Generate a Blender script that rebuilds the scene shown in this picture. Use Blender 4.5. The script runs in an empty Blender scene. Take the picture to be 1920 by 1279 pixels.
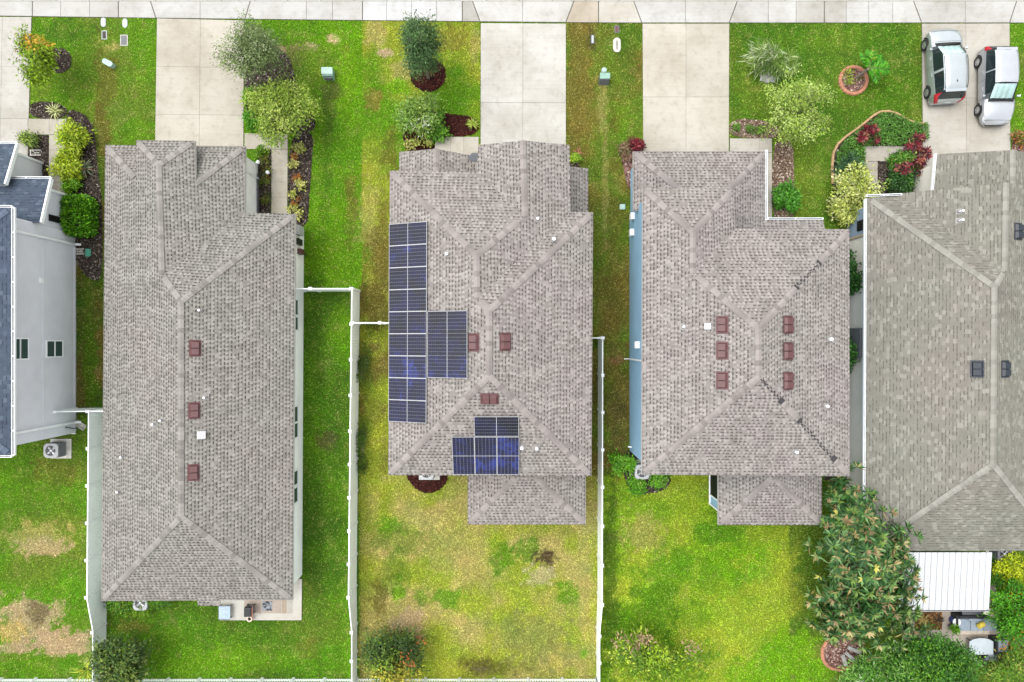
import bpy, bmesh, math, random
import numpy as np
from mathutils import Vector, Matrix
random.seed(7); rng = np.random.default_rng(11)
scene = bpy.context.scene
COL = scene.collection
H = 38.4          # drone height (m)
S = 0.03          # metres per photo pixel on the ground
SL = 0.417        # 5/12 roof pitch
PI = math.pi

# ------------------------------------------------------------------ helpers
def g(px, py, z=0.0):
    """point at height z seen at photo position (px, py)"""
    f = S * (1 - z / H)
    return ((px - 960) * f, (639.5 - py) * f, z)
def gp(px, py, z=0.0):
    """plan point from ground pixel with a separate height"""
    return ((px - 960) * S, (639.5 - py) * S, z)
def lin1(c):
    c = c / 255.0
    return c / 12.92 if c <= 0.04045 else ((c + 0.055) / 1.055) ** 2.4
def C(r, gg, b, k=0.8):
    return (lin1(r) * k, lin1(gg) * k, lin1(b) * k)

class MB:
    def __init__(self):
        self.v = []; self.f = []; self.m = []; self.c = []
    def add(self, verts, faces, mi=0, col=(1, 1, 1)):
        o = len(self.v)
        self.v += [tuple(p) for p in verts]
        self.c += [col] * len(verts)
        for fc in faces:
            self.f.append([i + o for i in fc]); self.m.append(mi)
    def hexa(self, p, mi=0, col=(1, 1, 1)):
        # p: 4 bottom (ccw) + 4 top
        self.add(p, [(3, 2, 1, 0), (4, 5, 6, 7), (0, 1, 5, 4), (1, 2, 6, 5), (2, 3, 7, 6), (3, 0, 4, 7)], mi, col)
    def box(self, x0, x1, y0, y1, z0, z1, mi=0, col=(1, 1, 1)):
        self.hexa([(x0, y0, z0), (x1, y0, z0), (x1, y1, z0), (x0, y1, z0), (x0, y0, z1), (x1, y0, z1), (x1, y1, z1), (x0, y1, z1)], mi, col)
    def prism(self, poly, z0, z1, mi=0, col=(1, 1, 1)):
        a = sum(poly[i][0] * poly[(i + 1) % len(poly)][1] - poly[(i + 1) % len(poly)][0] * poly[i][1] for i in range(len(poly)))
        if a < 0: poly = poly[::-1]
        n = len(poly)
        vs = [(p[0], p[1], z0) for p in poly] + [(p[0], p[1], z1) for p in poly]
        fs = [list(range(n - 1, -1, -1)), list(range(n, 2 * n))] + [(i, (i + 1) % n, n + (i + 1) % n, n + i) for i in range(n)]
        self.add(vs, fs, mi, col)
    def beam(self, p, q, w, h, mi=0, col=(1, 1, 1), up=(0, 0, 1)):
        p = Vector(p); q = Vector(q); d = (q - p).normalized(); u = Vector(up)
        s = d.cross(u)
        if s.length < 1e-4: s = Vector((1, 0, 0))
        s.normalize(); t = s.cross(d).normalized()
        s *= w / 2; t *= h / 2
        self.hexa([p - s - t, p + s - t, q + s - t, q - s - t, p - s + t, p + s + t, q + s + t, q - s + t], mi, col)
    def tube(self, pts, rad, seg=8, mi=0, col=(1, 1, 1), cap=True):
        pts = [Vector(p) for p in pts]; n = len(pts)
        if not isinstance(rad, (list, tuple)): rad = [rad] * n
        vs = []; fs = []
        for i, p in enumerate(pts):
            d = (pts[min(i + 1, n - 1)] - pts[max(i - 1, 0)]).normalized()
            a = Vector((0, 0, 1)) if abs(d.z) < 0.9 else Vector((1, 0, 0))
            s = d.cross(a).normalized(); t = d.cross(s).normalized()
            for k in range(seg):
                an = 2 * PI * k / seg
                vs.append(p + (s * math.cos(an) + t * math.sin(an)) * rad[i])
        for i in range(n - 1):
            for k in range(seg):
                k2 = (k + 1) % seg
                fs.append((i * seg + k, i * seg + k2, (i + 1) * seg + k2, (i + 1) * seg + k))
        if cap:
            fs.append(list(range(seg))); fs.append(list(range((n - 1) * seg, n * seg))[::-1])
        self.add(vs, fs, mi, col)
    def lathe(self, cx, cy, prof, seg=20, mi=0, col=(1, 1, 1)):
        vs = []; fs = []
        for r, z in prof:
            for k in range(seg):
                an = 2 * PI * k / seg
                vs.append((cx + r * math.cos(an), cy + r * math.sin(an), z))
        n = len(prof)
        for i in range(n - 1):
            for k in range(seg):
                k2 = (k + 1) % seg
                fs.append((i * seg + k, i * seg + k2, (i + 1) * seg + k2, (i + 1) * seg + k))
        fs.append(list(range(seg))[::-1]); fs.append(list(range((n - 1) * seg, n * seg)))
        self.add(vs, fs, mi, col)
    def build(self, name, mat, parent=None, bevel=0, smooth=False, uvfaces=False):
        me = bpy.data.meshes.new(name)
        me.from_pydata(self.v, [], self.f)
        mats = mat if isinstance(mat, (list, tuple)) else [mat]
        for m in mats: me.materials.append(m)
        me.polygons.foreach_set('material_index', self.m)
        ca = me.color_attributes.new('Col', 'FLOAT_COLOR', 'POINT')
        arr = np.ones((len(self.v), 4), np.float32); arr[:, :3] = np.array(self.c, np.float32).reshape(-1, 3)
        ca.data.foreach_set('color', arr.ravel())
        if bevel > 0:
            bm = bmesh.new(); bm.from_mesh(me)
            es = [e for e in bm.edges if len(e.link_faces) == 2 and e.calc_face_angle(0) > 0.6]
            bmesh.ops.bevel(bm, geom=es, offset=bevel, segments=2, affect='EDGES', profile=0.6, clamp_overlap=True)
            bm.to_mesh(me); bm.free()
        if smooth: me.polygons.foreach_set('use_smooth', [True] * len(me.polygons))
        if uvfaces: face_uv(me)
        me.update()
        return link(name, me, parent)

def link(name, me, parent=None):
    o = bpy.data.objects.new(name, me); COL.objects.link(o)
    if parent is not None: o.parent = parent
    return o
def tag(o, label=None, cat=None, group=None, kind=None):
    if label: o['label'] = label
    if cat: o['category'] = cat
    if group: o['group'] = group
    if kind: o['kind'] = kind
    return o
def empty(name, loc=(0, 0, 0), rz=0.0):
    o = bpy.data.objects.new(name, None); COL.objects.link(o)
    o.location = loc; o.rotation_euler = (0, 0, rz); o.empty_display_size = 0.3
    return o
def house_empty(loc):
    """child meshes of buildings are written in world coordinates: shift them back"""
    return empty('house', loc)
def settle(root):
    """children authored in world coordinates -> keep them where they are under a moved root"""
    inv = Matrix.Translation(-Vector(root.location))
    for ch in root.children:
        ch.matrix_parent_inverse = inv
def copy_tree(o, parent=None):
    c = o.copy(); COL.objects.link(c); c.parent = parent
    if parent is not None: c.matrix_parent_inverse = o.matrix_parent_inverse.copy()
    for ch in list(o.children): copy_tree(ch, c)
    return c
def face_uv(me):
    uv = me.uv_layers.new(name='UVMap')
    for p in me.polygons:
        n = p.normal
        if abs(n.z) > 0.999 or n.z == 0: vdir = Vector((0, 1, 0))
        else:
            vdir = Vector((0, 0, 1)) - n * n.z; vdir.normalize()
        udir = vdir.cross(n)
        for li in p.loop_indices:
            co = me.vertices[me.loops[li].vertex_index].co
            uv.data[li].uv = (co.dot(udir), co.dot(vdir))

# ------------------------------------------------------------------ materials
class N:
    def __init__(self, name):
        self.mat = bpy.data.materials.new(name); self.mat.use_nodes = True
        self.t = self.mat.node_tree; self.n = self.t.nodes; self.l = self.t.links
        self.n.clear()
        self.out = self.n.new('ShaderNodeOutputMaterial')
    def node(self, typ, **kw):
        nd = self.n.new(typ)
        for k, v in kw.items():
            if k == 'inp':
                for a, b in v.items(): self.put(nd, a, b)
            else: setattr(nd, k, v)
        return nd
    def put(self, nd, sock, val):
        s = nd.inputs[sock]
        if hasattr(val, 'is_output'): self.l.new(val, s)
        else:
            if isinstance(val, tuple) and len(val) == 3 and s.type == 'RGBA': val = (*val, 1)
            s.default_value = val
    def math(self, op, a, b=0.0, c=0.0):
        nd = self.node('ShaderNodeMath', operation=op); self.put(nd, 0, a); self.put(nd, 1, b)
        if op in ('MULTIPLY_ADD', 'SMOOTH_MIN'): self.put(nd, 2, c)
        return nd.outputs[0]
    def mix(self, f, a, b, typ='MIX'):
        nd = self.node('ShaderNodeMix', data_type='RGBA', blend_type=typ)
        self.put(nd, 0, f); self.put(nd, 6, a); self.put(nd, 7, b)
        return nd.outputs[2]
    def ramp(self, f, stops, interp='LINEAR'):
        nd = self.node('ShaderNodeValToRGB'); cr = nd.color_ramp; cr.interpolation = interp
        while len(cr.elements) < len(stops): cr.elements.new(0.5)
        for e, (p, c) in zip(cr.elements, stops):
            e.position = p; e.color = (*c, 1) if len(c) == 3 else c
        self.put(nd, 0, f); return nd.outputs[0]
    def noise(self, scale, detail=3, vec=None, rough=0.55):
        nd = self.node('ShaderNodeTexNoise'); nd.inputs['Scale'].default_value = scale
        nd.inputs['Detail'].default_value = detail; nd.inputs['Roughness'].default_value = rough
        if vec is not None: self.l.new(vec, nd.inputs['Vector'])
        return nd
    def pos(self): return self.node('ShaderNodeNewGeometry').outputs['Position']
    def bsdf(self, color, rough=0.7, metal=0.0, spec=0.4, bump=None, bumpd=0.01, **kw):
        b = self.node('ShaderNodeBsdfPrincipled')
        self.put(b, 'Base Color', color); self.put(b, 'Roughness', rough); self.put(b, 'Metallic', metal)
        self.put(b, 'Specular IOR Level', spec)
        for k, v in kw.items(): self.put(b, k, v)
        if bump is not None:
            bp = self.node('ShaderNodeBump'); self.put(bp, 'Height', bump); bp.inputs['Distance'].default_value = bumpd
            self.l.new(bp.outputs[0], b.inputs['Normal'])
        self.l.new(b.outputs[0], self.out.inputs[0])
        return b

def simple(name, col, rough=0.6, metal=0.0, var=0.12, scale=3.0, spec=0.4, bumps=0.0, bscale=60):
    k = N(name); p = k.pos()
    nz = k.noise(scale, 4, p).outputs[0]
    lo = tuple(c * (1 - var) for c in col); hi = tuple(min(1, c * (1 + var)) for c in col)
    c = k.ramp(nz, [(0.3, lo), (0.7, hi)])
    bump = k.noise(bscale, 3, p).outputs[0] if bumps > 0 else None
    k.bsdf(c, rough, metal, spec, bump, bumps)
    return k.mat

def leafmat(name, transl=0.25, rough=0.55, spec=0.3):
    k = N(name)
    at = k.node('ShaderNodeAttribute', attribute_name='Col').outputs['Color']
    b = k.bsdf(at, rough, 0, spec)
    if transl > 0:
        tr = k.node('ShaderNodeBsdfTranslucent'); k.put(tr, 'Color', at)
        mx = k.node('ShaderNodeMixShader'); mx.inputs[0].default_value = transl
        k.l.new(b.outputs[0], mx.inputs[1]); k.l.new(tr.outputs[0], mx.inputs[2])
        k.l.new(mx.outputs[0], k.out.inputs[0])
    return k.mat

def shingle(name, dark, mid, light, shadow, rowh=0.165, cellw=0.215, tint=((1, .97, .96), (.97, 1, .96)), dash=0.5, blocky=False):
    k = N(name)
    uv = k.node('ShaderNodeUVMap').outputs[0]
    sp = k.node('ShaderNodeSeparateXYZ'); k.l.new(uv, sp.inputs[0])
    u, v = sp.outputs[0], sp.outputs[1]
    r = k.math('DIVIDE', v, rowh); row = k.math('FLOOR', r); fr = k.math('FRACT', r)
    wr = k.node('ShaderNodeTexWhiteNoise', noise_dimensions='1D'); k.put(wr, 'W', row)
    uu = k.math('ADD', k.math('DIVIDE', u, cellw), k.math('MULTIPLY', wr.outputs[0], 9.7))
    cell = k.math('FLOOR', uu); fu = k.math('FRACT', uu)
    cb = k.node('ShaderNodeCombineXYZ'); k.put(cb, 0, cell); k.put(cb, 1, row)
    wn = k.node('ShaderNodeTexWhiteNoise', noise_dimensions='2D'); k.l.new(cb.outputs[0], wn.inputs['Vector'])
    ws = k.node('ShaderNodeSeparateColor'); k.l.new(wn.outputs['Color'], ws.inputs[0])
    w1, w2, w3 = ws.outputs[0], ws.outputs[1], ws.outputs[2]
    lt = light if blocky else tuple(m_ * .42 + l_ * .58 for m_, l_ in zip(mid, light)); dk_ = tuple(m_ * .5 + l_ * .5 for m_, l_ in zip(mid, dark))
    base = k.ramp(w1, [(0.0, dk_), (0.3, mid), (0.72, mid), (0.92, lt), (1.0, lt)])
    if not blocky:
        # laminated tabs: a pale tooth, then a notch with a painted tab shadow, like the printed shadow band
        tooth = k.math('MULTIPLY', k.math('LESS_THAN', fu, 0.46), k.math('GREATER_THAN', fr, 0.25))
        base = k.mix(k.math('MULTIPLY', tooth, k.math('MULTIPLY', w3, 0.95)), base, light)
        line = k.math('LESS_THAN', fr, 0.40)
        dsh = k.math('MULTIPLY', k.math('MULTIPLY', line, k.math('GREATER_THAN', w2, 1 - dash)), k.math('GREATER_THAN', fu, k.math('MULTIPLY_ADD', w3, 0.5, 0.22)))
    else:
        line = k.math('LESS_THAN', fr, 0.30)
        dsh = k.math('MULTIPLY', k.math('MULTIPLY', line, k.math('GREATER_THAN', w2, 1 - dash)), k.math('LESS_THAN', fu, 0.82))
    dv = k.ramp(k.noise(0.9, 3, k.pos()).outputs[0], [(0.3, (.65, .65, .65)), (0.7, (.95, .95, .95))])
    c = k.mix(k.math('MULTIPLY', dsh, dv), base, shadow)  # dark dashes: shadow lines under the tabs, put into the shingle colour
    p = k.pos()
    tn = k.noise(0.25, 3, p).outputs[0]
    c = k.mix(1.0, c, k.ramp(tn, [(0.35, tint[0]), (0.65, tint[1])]), 'MULTIPLY')
    mp = k.node('ShaderNodeMapping'); k.l.new(uv, mp.inputs['Vector']); mp.inputs['Scale'].default_value = (1.6, .22, 1)
    stk = k.noise(1.0, 4, mp.outputs[0], 0.65).outputs[0]
    c = k.mix(1.0, c, k.ramp(stk, [(0.30, (.88, .88, .87)), (0.5, (1, 1, 1)), (0.7, (1.04, 1.035, 1.03))]), 'MULTIPLY')
    fine = k.noise(45, 2, p).outputs[0]
    c = k.mix(1.0, c, k.ramp(fine, [(0.25, (.86, .86, .86)), (0.75, (1.1, 1.1, 1.1))]), 'MULTIPLY')
    stain = k.noise(0.7, 5, p, 0.65).outputs[0]
    c = k.mix(1.0, c, k.ramp(stain, [(0.3, (.95, .95, .95)), (0.6, (1.02, 1.02, 1.02))]), 'MULTIPLY')
    hgt = k.math('SUBTRACT', k.math('MULTIPLY', w3, 0.5), k.math('MULTIPLY', fr, 0.7))
    k.bsdf(c, 0.92, 0, 0.15, hgt, 0.02)
    return k.mat

def capmat(name, a, b):
    k = N(name)
    ri = k.node('ShaderNodeNewGeometry').outputs['Random Per Island']
    c = k.ramp(ri, [(0, a), (0.45, tuple((x + y) / 2 for x, y in zip(a, b))), (1, b)])
    f = k.noise(45, 2, k.pos()).outputs[0]
    c = k.mix(1.0, c, k.ramp(f, [(0.25, (.86, .86, .86)), (0.75, (1.1, 1.1, 1.1))]), 'MULTIPLY')
    k.bsdf(c, 0.9, 0, 0.15)
    return k.mat

def concmat():
    k = N('concrete'); p = k.pos()
    at = k.node('ShaderNodeAttribute', attribute_name='Col').outputs['Color']
    a = k.noise(0.35, 5, p, 0.6).outputs[0]; b = k.noise(2.2, 6, p, 0.7).outputs[0]; c3 = k.noise(38, 2, p).outputs[0]
    c = k.mix(1.0, at, k.ramp(a, [(0.3, (.80, .775, .73)), (0.60, (1.04, 1.04, 1.04))]), 'MULTIPLY')
    c = k.mix(1.0, c, k.ramp(b, [(0.28, (.82, .81, .78)), (0.5, (1, 1, 1))]), 'MULTIPLY')
    mp = k.node('ShaderNodeMapping'); k.l.new(p, mp.inputs['Vector']); mp.inputs['Scale'].default_value = (0.5, 9, 1)
    st = k.noise(1.0, 3, mp.outputs[0]).outputs[0]
    c = k.mix(1.0, c, k.ramp(st, [(0.3, (.95, .94, .93)), (0.6, (1, 1, 1))]), 'MULTIPLY')
    spots = k.noise(6.5, 2, p).outputs[0]
    c = k.mix(k.ramp(spots, [(0.73, (0, 0, 0)), (0.78, (.35, .35, .35))]), c, (0.24, 0.22, 0.19))
    c = k.mix(1.0, c, k.ramp(c3, [(0.25, (.93, .93, .93)), (0.75, (1.05, 1.05, 1.05))]), 'MULTIPLY')
    k.bsdf(c, 0.85, 0, 0.25, c3, 0.002)
    return k.mat

def siding(name, col, groove=None):
    k = N(name); p = k.pos()
    nz = k.noise(0.8, 4, p).outputs[0]; f = k.noise(70, 2, p).outputs[0]
    c = k.ramp(nz, [(0.3, tuple(x * .92 for x in col)), (0.7, tuple(x * 1.05 for x in col))])
    k.bsdf(c, 0.8, 0, 0.25, f, 0.004)
    return k.mat

def groundmat():
    k = N('lawn_soil')
    at = k.node('ShaderNodeAttribute', attribute_name='Col').outputs['Color']
    p = k.pos()
    f1 = k.noise(11, 4, p, 0.7).outputs[0]; f2 = k.noise(50, 2, p).outputs[0]
    c = k.mix(1.0, at, k.ramp(f1, [(0.28, (.32, .32, .28)), (0.7, (1.4, 1.4, 1.3))]), 'MULTIPLY')
    c = k.mix(1.0, c, k.ramp(f2, [(0.3, (.75, .75, .75)), (0.7, (1.2, 1.2, 1.2))]), 'MULTIPLY')
    k.bsdf(c, 0.95, 0, 0.1, f2, 0.02)
    return k.mat

def solarmat():
    k = N('solar_cells')
    uv = k.node('ShaderNodeUVMap').outputs[0]
    sp = k.node('ShaderNodeSeparateXYZ'); k.l.new(uv, sp.inputs[0]); u, v = sp.outputs[0], sp.outputs[1]
    def line(x, n, w):
        f = k.math('FRACT', k.math('MULTIPLY', x, n))
        return k.math('LESS_THAN', k.math('ABSOLUTE', k.math('SUBTRACT', f, 0.5)), 0.5 - 0.0 if w <= 0 else w)
    fu = k.math('FRACT', k.math('MULTIPLY', u, 20.0)); fv = k.math('FRACT', k.math('MULTIPLY', v, 6.0))
    lu = k.math('GREATER_THAN', k.math('ABSOLUTE', k.math('SUBTRACT', fu, 0.5)), 0.44)
    lv = k.math('GREATER_THAN', k.math('ABSOLUTE', k.math('SUBTRACT', fv, 0.5)), 0.45)
    mid = k.math('LESS_THAN', k.math('ABSOLUTE', k.math('SUBTRACT', u, 0.5)), 0.006)
    oi = k.node('ShaderNodeObjectInfo').outputs['Random']
    cu = k.math('FLOOR', k.math('MULTIPLY', u, 20.0)); cv = k.math('FLOOR', k.math('MULTIPLY', v, 6.0))
    cb = k.node('ShaderNodeCombineXYZ'); k.put(cb, 0, cu); k.put(cb, 1, cv); k.put(cb, 2, k.math('MULTIPLY', oi, 91.0))
    wn = k.node('ShaderNodeTexWhiteNoise', noise_dimensions='3D'); k.l.new(cb.outputs[0], wn.inputs['Vector'])
    nz = k.noise(1.1, 2, k.pos()).outputs[0]
    t = k.math('ADD', k.math('MULTIPLY', wn.outputs[0], 0.18), k.math('ADD', nz, k.math('MULTIPLY', oi, 0.22)))
    cells = k.ramp(t, [(0.50, (.004, .005, .010)), (0.82, (.006, .007, .034)), (1.0, (.014, .022, .13))])
    c = k.mix(k.math('MULTIPLY', lu, 0.15), cells, (.17, .18, .21))
    c = k.mix(k.math('MULTIPLY', lv, 0.55), c, (.15, .16, .19))
    c = k.mix(mid, c, (.33, .34, .37))
    k.bsdf(c, 0.22, 0, 0.35)
    return k.mat

def metalroof():
    return simple('white_metal', (.47, .49, .50), 0.35, 0.0, 0.04, 2.0, 0.5)

M = {}
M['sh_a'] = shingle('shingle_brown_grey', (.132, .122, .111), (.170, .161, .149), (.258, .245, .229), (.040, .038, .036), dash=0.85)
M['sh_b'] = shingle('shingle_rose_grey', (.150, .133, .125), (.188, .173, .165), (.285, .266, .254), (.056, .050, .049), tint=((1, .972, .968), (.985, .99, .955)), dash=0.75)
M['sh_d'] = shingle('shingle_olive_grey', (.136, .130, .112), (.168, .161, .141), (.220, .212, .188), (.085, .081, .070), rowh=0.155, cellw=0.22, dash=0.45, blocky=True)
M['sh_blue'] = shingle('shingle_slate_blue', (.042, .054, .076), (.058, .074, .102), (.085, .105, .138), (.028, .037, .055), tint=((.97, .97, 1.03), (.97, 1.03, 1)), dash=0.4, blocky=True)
M['cap_a'] = capmat('cap_brown_grey', (.145, .135, .124), (.245, .228, .210))
M['cap_b'] = capmat('cap_rose_grey', (.152, .136, .128), (.255, .230, .217))
M['cap_d'] = capmat('cap_olive_grey', (.185, .178, .156), (.250, .241, .214))
M['cap_blue'] = capmat('cap_slate_blue', (0.044, 0.059, 0.089), (0.104, 0.133, 0.178))
M['felt'] = simple('roof_felt', (.035, .033, .035), 0.9)
M['pframe'] = simple('panel_frame', (.36, .365, .375), .45, .2, .05)
M['lead'] = simple('lead_grey', (.22, .21, .20), .6, 0, .15)
M['white'] = simple('white_vinyl', (.76, .78, .79), 0.45, 0, 0.05, 1.5)
M['fence'] = simple('fence_vinyl', (.82, .86, .85), 0.4, 0, 0.05, 1.2)
M['fascia'] = simple('fascia_paint', (0.446, 0.432, 0.410), 0.5, 0, 0.06)
M['wall_white'] = siding('white_stucco', (.86, .865, .86))
M['wall_blue'] = siding('blue_stucco', (.26, .43, .58))
M['wall_grey'] = siding('grey_stucco', (.60, .615, .655))
M['wall_beige'] = siding('beige_stucco', (.70, .67, .60))
M['conc'] = concmat()
M['leaf'] = leafmat('leaf', 0.14)
M['grass'] = leafmat('grass_blade', 0.15, 0.7, 0.15)
M['chips'] = leafmat('mulch_chip', 0.0, 0.9, 0.1)
M['ground'] = groundmat()
M['bark'] = simple('bark', (.20, .17, .14), 0.9, 0, 0.3, 12, 0.2, 0.01, 40)
M['solar'] = solarmat()
M['alu'] = simple('aluminium', (0.475, 0.482, 0.497), 0.35, 0.5, 0.05)
M['brown_vent'] = simple('vent_brown', (.085, .034, .035), 0.5, 0, 0.1, 4)
M['navy_vent'] = simple('vent_navy', (.013, .018, .027), 0.45, 0, 0.1, 4)
M['black'] = simple('black_plastic', (.012, .012, .014), 0.5, 0, 0.1)
M['rubber'] = simple('rubber', (.016, .016, .017), 0.75, 0, 0.2)
M['ac_grey'] = simple('ac_grey', (0.346, 0.353, 0.360), 0.5, 0, 0.06)
M['ac_dark'] = simple('ac_dark', (.10, .105, .115), 0.55, 0, 0.1)
M['green_box'] = simple('utility_green', (.20, .33, .27), 0.5, 0, 0.15, 5)
M['mint'] = simple('utility_mint', (0.302, 0.418, 0.374), 0.5, 0, 0.1, 5)
M['teal'] = simple('lid_green', (.06, .27, .19), 0.5, 0, 0.1, 5)
M['lidgrey'] = simple('meter_lid', (0.360, 0.396, 0.403), 0.6, 0, 0.15, 8)
M['lidwhite'] = simple('concrete_lid', (0.446, 0.432, 0.396), 0.85, 0, 0.2, 6, 0.2, 0.004)
M['terra'] = simple('terracotta_edging', (0.374, 0.173, 0.108), 0.85, 0, 0.2, 6, 0.2, 0.004)
M['tanedge'] = simple('tan_edging', (.36, .23, .12), 0.85, 0, 0.2, 6)
M['rock'] = simple('pale_rock', (0.396, 0.396, 0.374), 0.9, 0, 0.25, 5, 0.2, 0.02, 15)
M['cushion'] = simple('grey_cushion', (.235, .28, .33), 0.9, 0, 0.08, 8, 0.1, 0.003)
M['wicker'] = simple('dark_wicker', (.022, .022, .026), 0.6, 0, 0.25, 30, 0.3, 0.005, 90)
M['glass'] = None
k = N('window_glass'); k.bsdf((.035, .06, .06), 0.08, 0, 0.6); M['glass'] = k.mat
k = N('dark_opening'); k.bsdf((.008, .008, .01), 0.6, 0, 0.2); M['dark'] = k.mat
# ------------------------------------------------------------------ ground, paving, beds, grass
def inside(poly, X, Y):
    res = np.zeros(X.shape, bool); n = len(poly)
    for i in range(n):
        x1, y1 = poly[i][:2]; x2, y2 = poly[(i + 1) % n][:2]
        if y1 == y2: continue
        c = ((y1 > Y) != (y2 > Y)) & (X < (x2 - x1) * (Y - y1) / (y2 - y1) + x1)
        res ^= c
    return res
def chaikin(poly, it=2):
    for _ in range(it):
        q = []
        for i in range(len(poly)):
            a = poly[i]; b = poly[(i + 1) % len(poly)]
            q.append((a[0] * .75 + b[0] * .25, a[1] * .75 + b[1] * .25)); q.append((a[0] * .25 + b[0] * .75, a[1] * .25 + b[1] * .75))
        poly = q
    return poly
def ell(cx, cy, rx, ry, n=20, j=0.06):
    return [(cx + rx * math.cos(2 * PI * k / n) * (1 + random.uniform(-j, j)), cy + ry * math.sin(2 * PI * k / n) * (1 + random.uniform(-j, j))) for k in range(n)]
_T = rng.random((256, 256))
def vnoise(x, y, s, seed=0):
    x = x / s + seed * 17.3; y = y / s + seed * 9.1
    xi = np.floor(x).astype(int); yi = np.floor(y).astype(int); fx = x - xi; fy = y - yi
    fx = fx * fx * (3 - 2 * fx); fy = fy * fy * (3 - 2 * fy)
    t = lambda a, b: _T[a % 256, b % 256]
    return (t(xi, yi) * (1 - fx) + t(xi + 1, yi) * fx) * (1 - fy) + (t(xi, yi + 1) * (1 - fx) + t(xi + 1, yi + 1) * fx) * fy
def fbm(x, y, s, seed=0, o=4):
    r = 0; a = 0.5
    for k in range(o):
        r = r + a * vnoise(x, y, s / 2 ** k, seed + k); a *= 0.5
    return r / (1 - 0.5 ** o)

PAVED = []
BEDS = []      # (name suffix label, polygon px, palette)
NOGRASS = []   # polygons px
# --- paving -----------------------------------------------------------------
KC = .545
def slab(mb, quad, z1=0.05, col=(.6, .59, .56), gap=0.25, z0=-0.06):
    cx = sum(p[0] for p in quad) / len(quad); cy = sum(p[1] for p in quad) / len(quad)
    q = []
    for p in quad:
        dx, dy = p[0] - cx, p[1] - cy; l = math.hypot(dx, dy) + 1e-6
        q.append(gp(p[0] - math.copysign(min(gap, abs(dx)), dx), p[1] - math.copysign(min(gap, abs(dy)), dy))[:2])
    mb.prism(q, z0, z1, 0, tuple(c_ * KC * w_ for c_, w_ in zip(col, (1.0, .972, .905))))
def lerp(a, b, t): return (a[0] + (b[0] - a[0]) * t, a[1] + (b[1] - a[1]) * t)
def gridslabs(mb, tl, tr, br, bl, cs, rs, col, gap=0.2, jit=0.05):
    NOGRASS.append([tl, tr, br, bl])
    mb.prism([gp(*p)[:2] for p in (tl, tr, br, bl)], -.05, .038, 0, (.19, .18, .16))
    for i in range(len(cs) - 1):
        for j in range(len(rs) - 1):
            def pt(u, v): return lerp(lerp(tl, tr, u), lerp(bl, br, u), v)
            k = 1 + random.uniform(-jit, jit)
            slab(mb, [pt(cs[i], rs[j]), pt(cs[i + 1], rs[j]), pt(cs[i + 1], rs[j + 1]), pt(cs[i], rs[j + 1])], col=tuple(c * k for c in col), gap=gap)
def ybot(x): return 29.5 + 13.5 * min(1.0, max(0.0, x) / 1150.0) ** 0.8     # lower edge of the pavement in the photo
W_ = (.66, .655, .63); W_w = (.74, .745, .745); W_t = (.64, .61, .555); W_d = (.54, .525, .48)
mb = MB()
J = [(-60, -60), (62, 62), (115, 115), (169, 169), (223, 223), (283, 293), (376, 376), (470, 460), (575, 575), (624, 624), (680, 680), (725, 725), (772, 772),
     (819, 819), (867, 867), (886, 900), (980, 980), (1076, 1061), (1122, 1122), (1188, 1203), (1285, 1285), (1382, 1367), (1440, 1440), (1492, 1492), (1545, 1545),
     (1586, 1586), (1628, 1628), (1673, 1673), (1712, 1727), (1809, 1809), (1905, 1892), (1990, 1990)]
thick = {62, 223, 283, 470, 680, 867, 886, 1076, 1122, 1188, 1382, 1545, 1712, 1905}
for i in range(len(J) - 1):
    (t0, b0), (t1, b1) = J[i], J[i + 1]
    xm = (t0 + t1) / 2
    if 680 <= xm < 867: col = W_w
    elif 867 < xm < 890: col = W_d
    elif 890 < xm < 1076: col = (.70, .69, .66)
    elif 1076 < xm < 1122: col = (.62, .56, .46)
    elif 1122 < xm < 1200: col = (.66, .63, .56)
    elif 1492 < xm < 1586: col = (.58, .565, .52)
    elif 115 < xm < 223 : col = (.63, .615, .585)
    else: col = W_
    kk = 1 + random.uniform(-.03, .03); col = tuple(c * kk for c in col)
    ga = 1.0 if t0 in thick else 0.35; gb = 1.0 if t1 in thick else 0.35
    q = [(t0 + ga, 3), (t1 - gb, 3), (b1 - gb, ybot(b1)), (b0 + ga, ybot(b0))]
    mb.prism([gp(*p)[:2] for p in q], -0.06, 0.055, 0, tuple(c_ * KC for c_ in col))
mb.prism([gp(x, (ybot(x) + .6) if k else 2.6)[:2] for k, xs_ in ((0, (-60, 1990)), (1, range(1990, -61, -50))) for x in xs_], -.05, .04, 0, (.12, .115, .10))
NOGRASS.append([(-100, -14), (2000, -14), (2000, 43), (1150, 43), (500, 36), (-100, 29)])
tag(mb.build('sidewalk', M['conc'], bevel=0.008), kind='structure')
mb = MB()
for i in range(34):
    x0 = -80 + i * 62
    mb.prism([gp(p[0], p[1])[:2] for p in [(x0 + .4, -13), (x0 + 61.6, -13), (x0 + 61.6, 2.2), (x0 + .4, 2.2)]], -0.06, 0.052, 0, (.43, .425, .40))
tag(mb.build('kerb', M['conc'], bevel=0.01), kind='structure')
mb = MB(); mb.box(-60, 60, 19.6, 26.5, -0.1, 0.012, 0, (.1, .1, .1))
tag(mb.build('road', simple('asphalt', (.07, .07, .072), 0.9, 0, 0.2, 20)), kind='structure')
mb = MB()
gridslabs(mb, (-110, 32), (60, 32.5), (52, 330), (-110, 330), [0, .68, 1], [0, .315, .64, 1], (.70, .70, .69))
gridslabs(mb, (295, 35), (458, 39), (457, 300), (291, 300), [0, .5, 1], [0, .34, .68, 1], (.66, .635, .585))
gridslabs(mb, (901.5, 44), (1061, 45), (1061, 330), (901, 330), [0, .495, 1], [0, .52, 1], (.70, .70, .695), gap=.22)
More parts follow.
